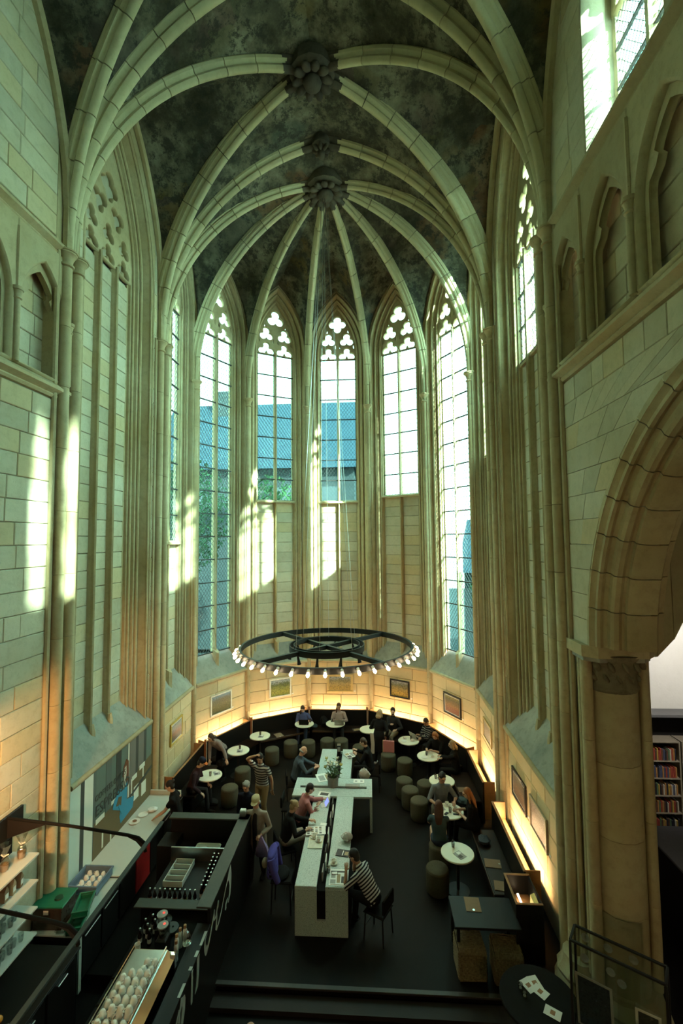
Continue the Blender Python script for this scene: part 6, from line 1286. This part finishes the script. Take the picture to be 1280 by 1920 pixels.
for q in range(6): m.ell((0, -.20, .44-.075*q), (.24-.005*q, .085+.006*q, .05), 14, 7)
m.build('quilted_body', CL['purple'], r, 70); MB().tube([(-.22, -.18, .42), (-.27, -.16, .25), (-.26, -.10, .02)], [.07, .065, .055], 10).build('sleeve', CL['purple'], r, 60); MB().tube([(.22, -.18, .42), (.28, -.12, .25), (.27, -.04, .05)], [.07, .065, .055], 10).build('sleeve', CL['purple'], r, 60); MB().ell((.05, -.34, .25), (.09, .06, .09), 10, 7).build('fur_hood', CL['khaki'], r, 60); MB().ell((-.02, -.04, .03), (.21, .17, .05), 14, 8).build('dark_lining', CL['black'], r, 60)
# ---- table-top things
fv = empty('flower_vase', (-1.02, 12.02, H_), 0, 'grey pot of white and yellow lilies at the crossing of the table', 'vase'); MB().lathe([(.12, 0), (.13, .01), (.145, .24), (.135, .245), (.125, .05), (.004, .05)], 20).build('pot', pm('grey_pot', (.20, .185, .16), .7), fv, 40)
LEAFG, PET, PETY = pm('lily_leaf', (.05, .11, .025), .5), pm('lily_white', (.70, .70, .58), .5, 0, .05), pm('lily_yellow', (.55, .50, .18), .5, 0, .08)
for q in range(15):
    a = q*2.4; tp = V3(math.cos(a)*(.08+.16*rr.random()), math.sin(a)*(.08+.16*rr.random()), .36+.22*rr.random()); st_ = MB().tube([(0, 0, .1), tp*.5+V3(0, 0, .08), tp], .006, 5).build('stem', LEAFG, fv, 60)
    lf = MB()
    for j in range(5): c = tp*(.5+.1*j)+V3(0, 0, .05); d = V3(math.cos(a+j*2), math.sin(a+j*2), .3).normalized(); s_ = d.cross(V3(0, 0, 1)); lf.add([c, c+d*.07+s_*.016, c+d*.16-V3(0, 0, .02), c+d*.07-s_*.016, c+d*.07+V3(0, 0, .012)], [(0, 1, 4), (1, 2, 4), (2, 3, 4), (3, 0, 4)])
    lf.build('leaves', LEAFG, st_)
    if q % 3 != 2:
        fl_ = MB(); dn = tp.normalized()
        for j in range(6): d = (dn+V3(math.cos(j*1.047), math.sin(j*1.047), .2)*.9).normalized(); s_ = d.cross(dn).normalized(); fl_.add([tp, tp+d*.045+s_*.022, tp+d*.10, tp+d*.045-s_*.022, tp+d*.05+dn*.008], [(0, 1, 4), (1, 2, 4), (2, 3, 4), (3, 0, 4)])
        fl_.build('blossom', PETY if q % 4 == 1 else PET, st_)
def thingbox(name, loc, rz, dims, mat, lab, cat, sub=None, sub_mat=None):
    r = empty(name, loc, math.radians(rz), lab, cat); MB().bbox(-dims[0]/2, dims[0]/2, -dims[1]/2, dims[1]/2, 0, dims[2], min(.004, dims[2]*.4)).build('body', mat, r)
    if sub:
        for n_, (x0, x1, y0, y1) in enumerate(sub): MB().box(x0, x1, y0, y1, dims[2], dims[2]+.0012).build('print', sub_mat[n_ % len(sub_mat)], r)
    return r
PRI = [pm('print_dark', (.07, .065, .06), .7), pm('print_grey', (.30, .29, .27), .7), pm('print_ochre', (.30, .22, .12), .7)]
thingbox('newspaper', (-.66, 8.86, H_+.002), 0, (.34, .42, .006), PAPER, 'open newspaper under the phone at the near end of the cross table', 'newspaper', [(-.15, .15, .12, .16), (-.14, -.06, -.02, .08), (-.03, .03, -.14, .08), (.05, .15, -.14, .02), (-.15, -.05, -.16, -.06), (-.14, .14, -.19, -.18)], PRI)
thingbox('phone', (-.74, 8.95, H_+.010), 8, (.115, .07, .008), BLACKM, 'white screened phone lying on the newspaper', 'phone', [(-.05, .05, -.03, .03)], [PAPER])
thingbox('tray', (-1.20, 9.83, H_+.002), 0, (.30, .40, .015), CREAM, 'cream tray with two cups on the left of the cross table', 'tray', [(-.13, .13, -.18, .18)], [pm('tray_inset', (.58, .56, .44), .5)])
thingbox('catalogue', (-1.24, 10.16, H_+.03), 8, (.42, .28, .006), PAPER, 'open catalogue page with rows of small pictures before the blond woman', 'magazine', [(-.18+.085*i, -.13+.085*i, -.11+.062*j, -.07+.062*j) for i in range(4) for j in range(4)], PRI)
thingbox('notepad', (-1.10, 10.42, H_+.002), -5, (.14, .10, .012), PAPER, 'small white pad under the blond woman\'s hand', 'notepad')
thingbox('folder', (-.62, 9.52, H_+.002), -10, (.26, .20, .012), pm('black_folder', (.02, .02, .022), .5), 'dark folder with a white pen on the right side of the cross table', 'folder', [(-.005, .01, -.08, .06), (.04, .11, -.06, .04)], [PAPER, PRI[2]])
thingbox('magazine', (-.37, 12.26, H_+.002), 0, (.28, .18, .008), PAPER, 'printed leaflet at the far edge of the table\'s right arm', 'magazine', [(-.10, -.04, -.02, .01), (.04, .10, -.03, .03)], PRI); thingbox('box', (-.52, 11.98, H_+.002), 0, (.36, .13, .05), pm('grey_box', (.27, .25, .22), .7), 'long grey box lying on the right arm of the cross table', 'box')
thingbox('newspaper', (-1.28, 12.42, H_+.002), 20, (.40, .42, .008), PAPER, 'spread newspaper beside the lilies before the bald man', 'newspaper', [(-.15, .0, -.15, .1), (.03, .16, -.16, .12)], PRI[1:]); thingbox('newspaper', (-1.20, 11.62, H_+.002), -10, (.30, .22, .006), PAPER, 'crumpled paper by the tablet on the cross table', 'newspaper', [(-.1, .1, -.06, .06)], PRI)
thingbox('folded_newspaper', (-.66, 13.64, H_+.02), 30, (.26, .30, .014), PAPER, 'folded newspaper held by the man at the table end', 'newspaper', [(-.11, .0, -.13, -.02), (.02, .12, -.1, .12), (-.11, 0, .02, .13)], PRI)
r = empty('newspaper_rack', (-.98, 13.75, H_), 0, 'dark card holder standing in the far slot of the cross table', 'holder'); MB().bbox(-.05, .05, -.06, .06, -.04, .26, .01).build('body', BLACK, r); MB().bbox(-.04, .04, -.065, -.06, .10, .22, .002).build('card', PRI[1], r); MB().bbox(-.05, .05, -.06, .06, .26, .275, .004).build('cap', STEEL, r)
for q in range(9): thingbox('magazine', (-.965+.03*(q % 2), 9.0+.28*q, H_-.098), 0, (.02, .24, .17), [PRI[1], PAPER, PRI[0]][q % 3], 'magazine standing upright in the long slot of the cross table', 'magazine')['group'] = 'magazines in the table slot'
crumple((-.56, 9.90, H_+.002), (.12, .10, .09), pm('crumpled_plastic', (.48, .45, .42), .6), 'crumpled white plastic bag on the right side of the cross table', 'bag', 'plastic_bag'); crumple((-.24, 12.78, .62), (.16, .10, .16), CL['white'], 'white cloth draped over the chair behind the right arm', 'cloth', 'draped_cloth')
cup_n = [0]
def saucer_cup(x, y, z, lab, liquid=None):
    plate_thing((x, y, z), 'white saucer under the '+lab, .8, 'saucer'); o = put_cup((x, y, z+.0075), 0, rr.uniform(0, 6), lab, 'coffee cups on tables')
    return o
for x, y, z, lab in ((-1.25, 9.95, H_+.0185, 'white cup farther left on the cream tray'), (-1.14, 9.84, H_+.0185, 'white cup nearer right on the cream tray'), (-.78, 9.22, H_+.002, 'coffee cup with foam at the right of the slot'), (-1.30, 10.98, H_+.002, 'coffee cup by the elbow of the person in pink'), (1.75, 11.50, .742, 'coffee cup nearest the man in the grey blue shirt'), (1.92, 11.30, .742, 'cup near the ginger haired woman'), (1.02, 15.12, .742, 'cup with a spoon on the crockery table'), (1.25, 14.95, .742, 'second cup on the crockery table'), (1.72, 13.92, .742, 'cup between the red haired and the fair haired women')): saucer_cup(x, y, z, lab)
GLS = [0]
def tum(x, y, z, lab, fill=True):
    o = copy_tree(gA); o.location = (x, y, z); o['label'] = lab; o['category'] = 'glass'; o['group'] = 'glasses on tables'
    if fill: MB().lathe([(.028, .012), (.034, .09), (.002, .091)], 10).build('drink', pm('cola', (.035, .014, .007), .1), o, 50)
for x, y, z, lab in ((1.63, 10.0, .742, 'tall dark drink on the empty table nearest the camera'), (1.66, 12.72, .742, 'dark drink on the table behind the man in the shirt'), (1.78, 11.22, .742, 'dark drink in the middle of the crowded table'), (1.22, 15.10, .742, 'dark drink on the crockery table'), (1.58, 14.05, .742, 'dark drink on the table of the two women'), (-.86, 8.98, H_+.002, 'brown drink by the table slot near the newspaper'), (-4.40, 12.60, .742, 'dark menu holder glass on the orange cap person\'s table'), (-4.05, 14.22, .742, 'dark bottle-like drink on the bending woman\'s table'), (-3.67, 15.25, .742, 'dark glass on the rack table'), (-1.42, 16.42, .742, 'coffee glass left of the silver laptop'), (-2.16, 16.36, .742, 'water glass right of the dark laptop')): tum(x, y, z, lab)
for x, y, a, lab in ((1.72, 9.76, 35, 'magazine with a photo cover on the empty near table'), (-4.28, 12.76, 30, 'printed card on the orange cap person\'s table'), (-4.02, 14.10, 10, 'menu card under the drink on the bending woman\'s table'), (-3.62, 15.15, 0, 'menu card on the rack table'), (1.80, 12.70, 10, 'paper card on the table behind the man in the shirt'), (1.58, 11.38, 20, 'folded paper at the left of the crowded table')): thingbox('menu_card', (x, y, .742), a, (.17, .22, .004), PRI[1], lab, 'card', [(-.06, .02, -.08, .0), (-.02, .07, .02, .09)], [PRI[0], PAPER])
for x, y, a, lab in ((1.68, 11.16, 50, 'black phone at the left front of the crowded table'), (1.90, 11.14, -5, 'black phone at the right front of the crowded table')): thingbox('phone', (x, y, .742), a, (.13, .065, .009), BLACKM, lab, 'phone', [(-.06, .06, -.028, .028)], [BLACK])
plate_thing((.98, 14.95, .742), 'white plate with crumbs on the crockery table', 1.1); plate_thing((1.50, 13.88, .742), 'white plate on the table of the two women', 1.0)
thingbox('book', (-.55, 16.40, .47), 20, (.30, .22, .03), pm('dark_magazines', (.05, .03, .025), .6), 'dark magazines on the back bench right of the silver laptop', 'magazine', [(-.1, .1, -.07, .07)], [PRI[2]])
tum(-.25, 16.62, .452, 'glass standing on the back bench', False)
# ================================================================ turn curves and modifiers into plain meshes
bpy.context.view_layer.update()
dg = bpy.context.evaluated_depsgraph_get()
for o in list(DEFER):
    me = bpy.data.meshes.new_from_object(o.evaluated_get(dg)); me.name = o.name
    n = raw(o.name, me, None, o.parent, o.location.copy(), o.rotation_euler.copy()); nm = o.name
    bpy.data.objects.remove(o); n.name = nm
    dg = bpy.context.evaluated_depsgraph_get()
done = [(o, x, bpy.data.meshes.new_from_object(o.evaluated_get(dg))) for o, x in BODY_JOBS]
for o, x, me in done:
    mt = o.data.materials[0] if o.data.materials else None
    o.modifiers.clear()
    if x:
        b = bmesh.new(); b.from_mesh(me); k0 = len(b.verts)
        vs = [b.verts.new(v) for v in x.v]
        for f in x.f:
            try: b.faces.new([vs[i] for i in f])
            except ValueError: pass
        b.to_mesh(me); b.free()
    if not me.materials and mt: me.materials.append(mt)
    me.shade_smooth(); o.data = me
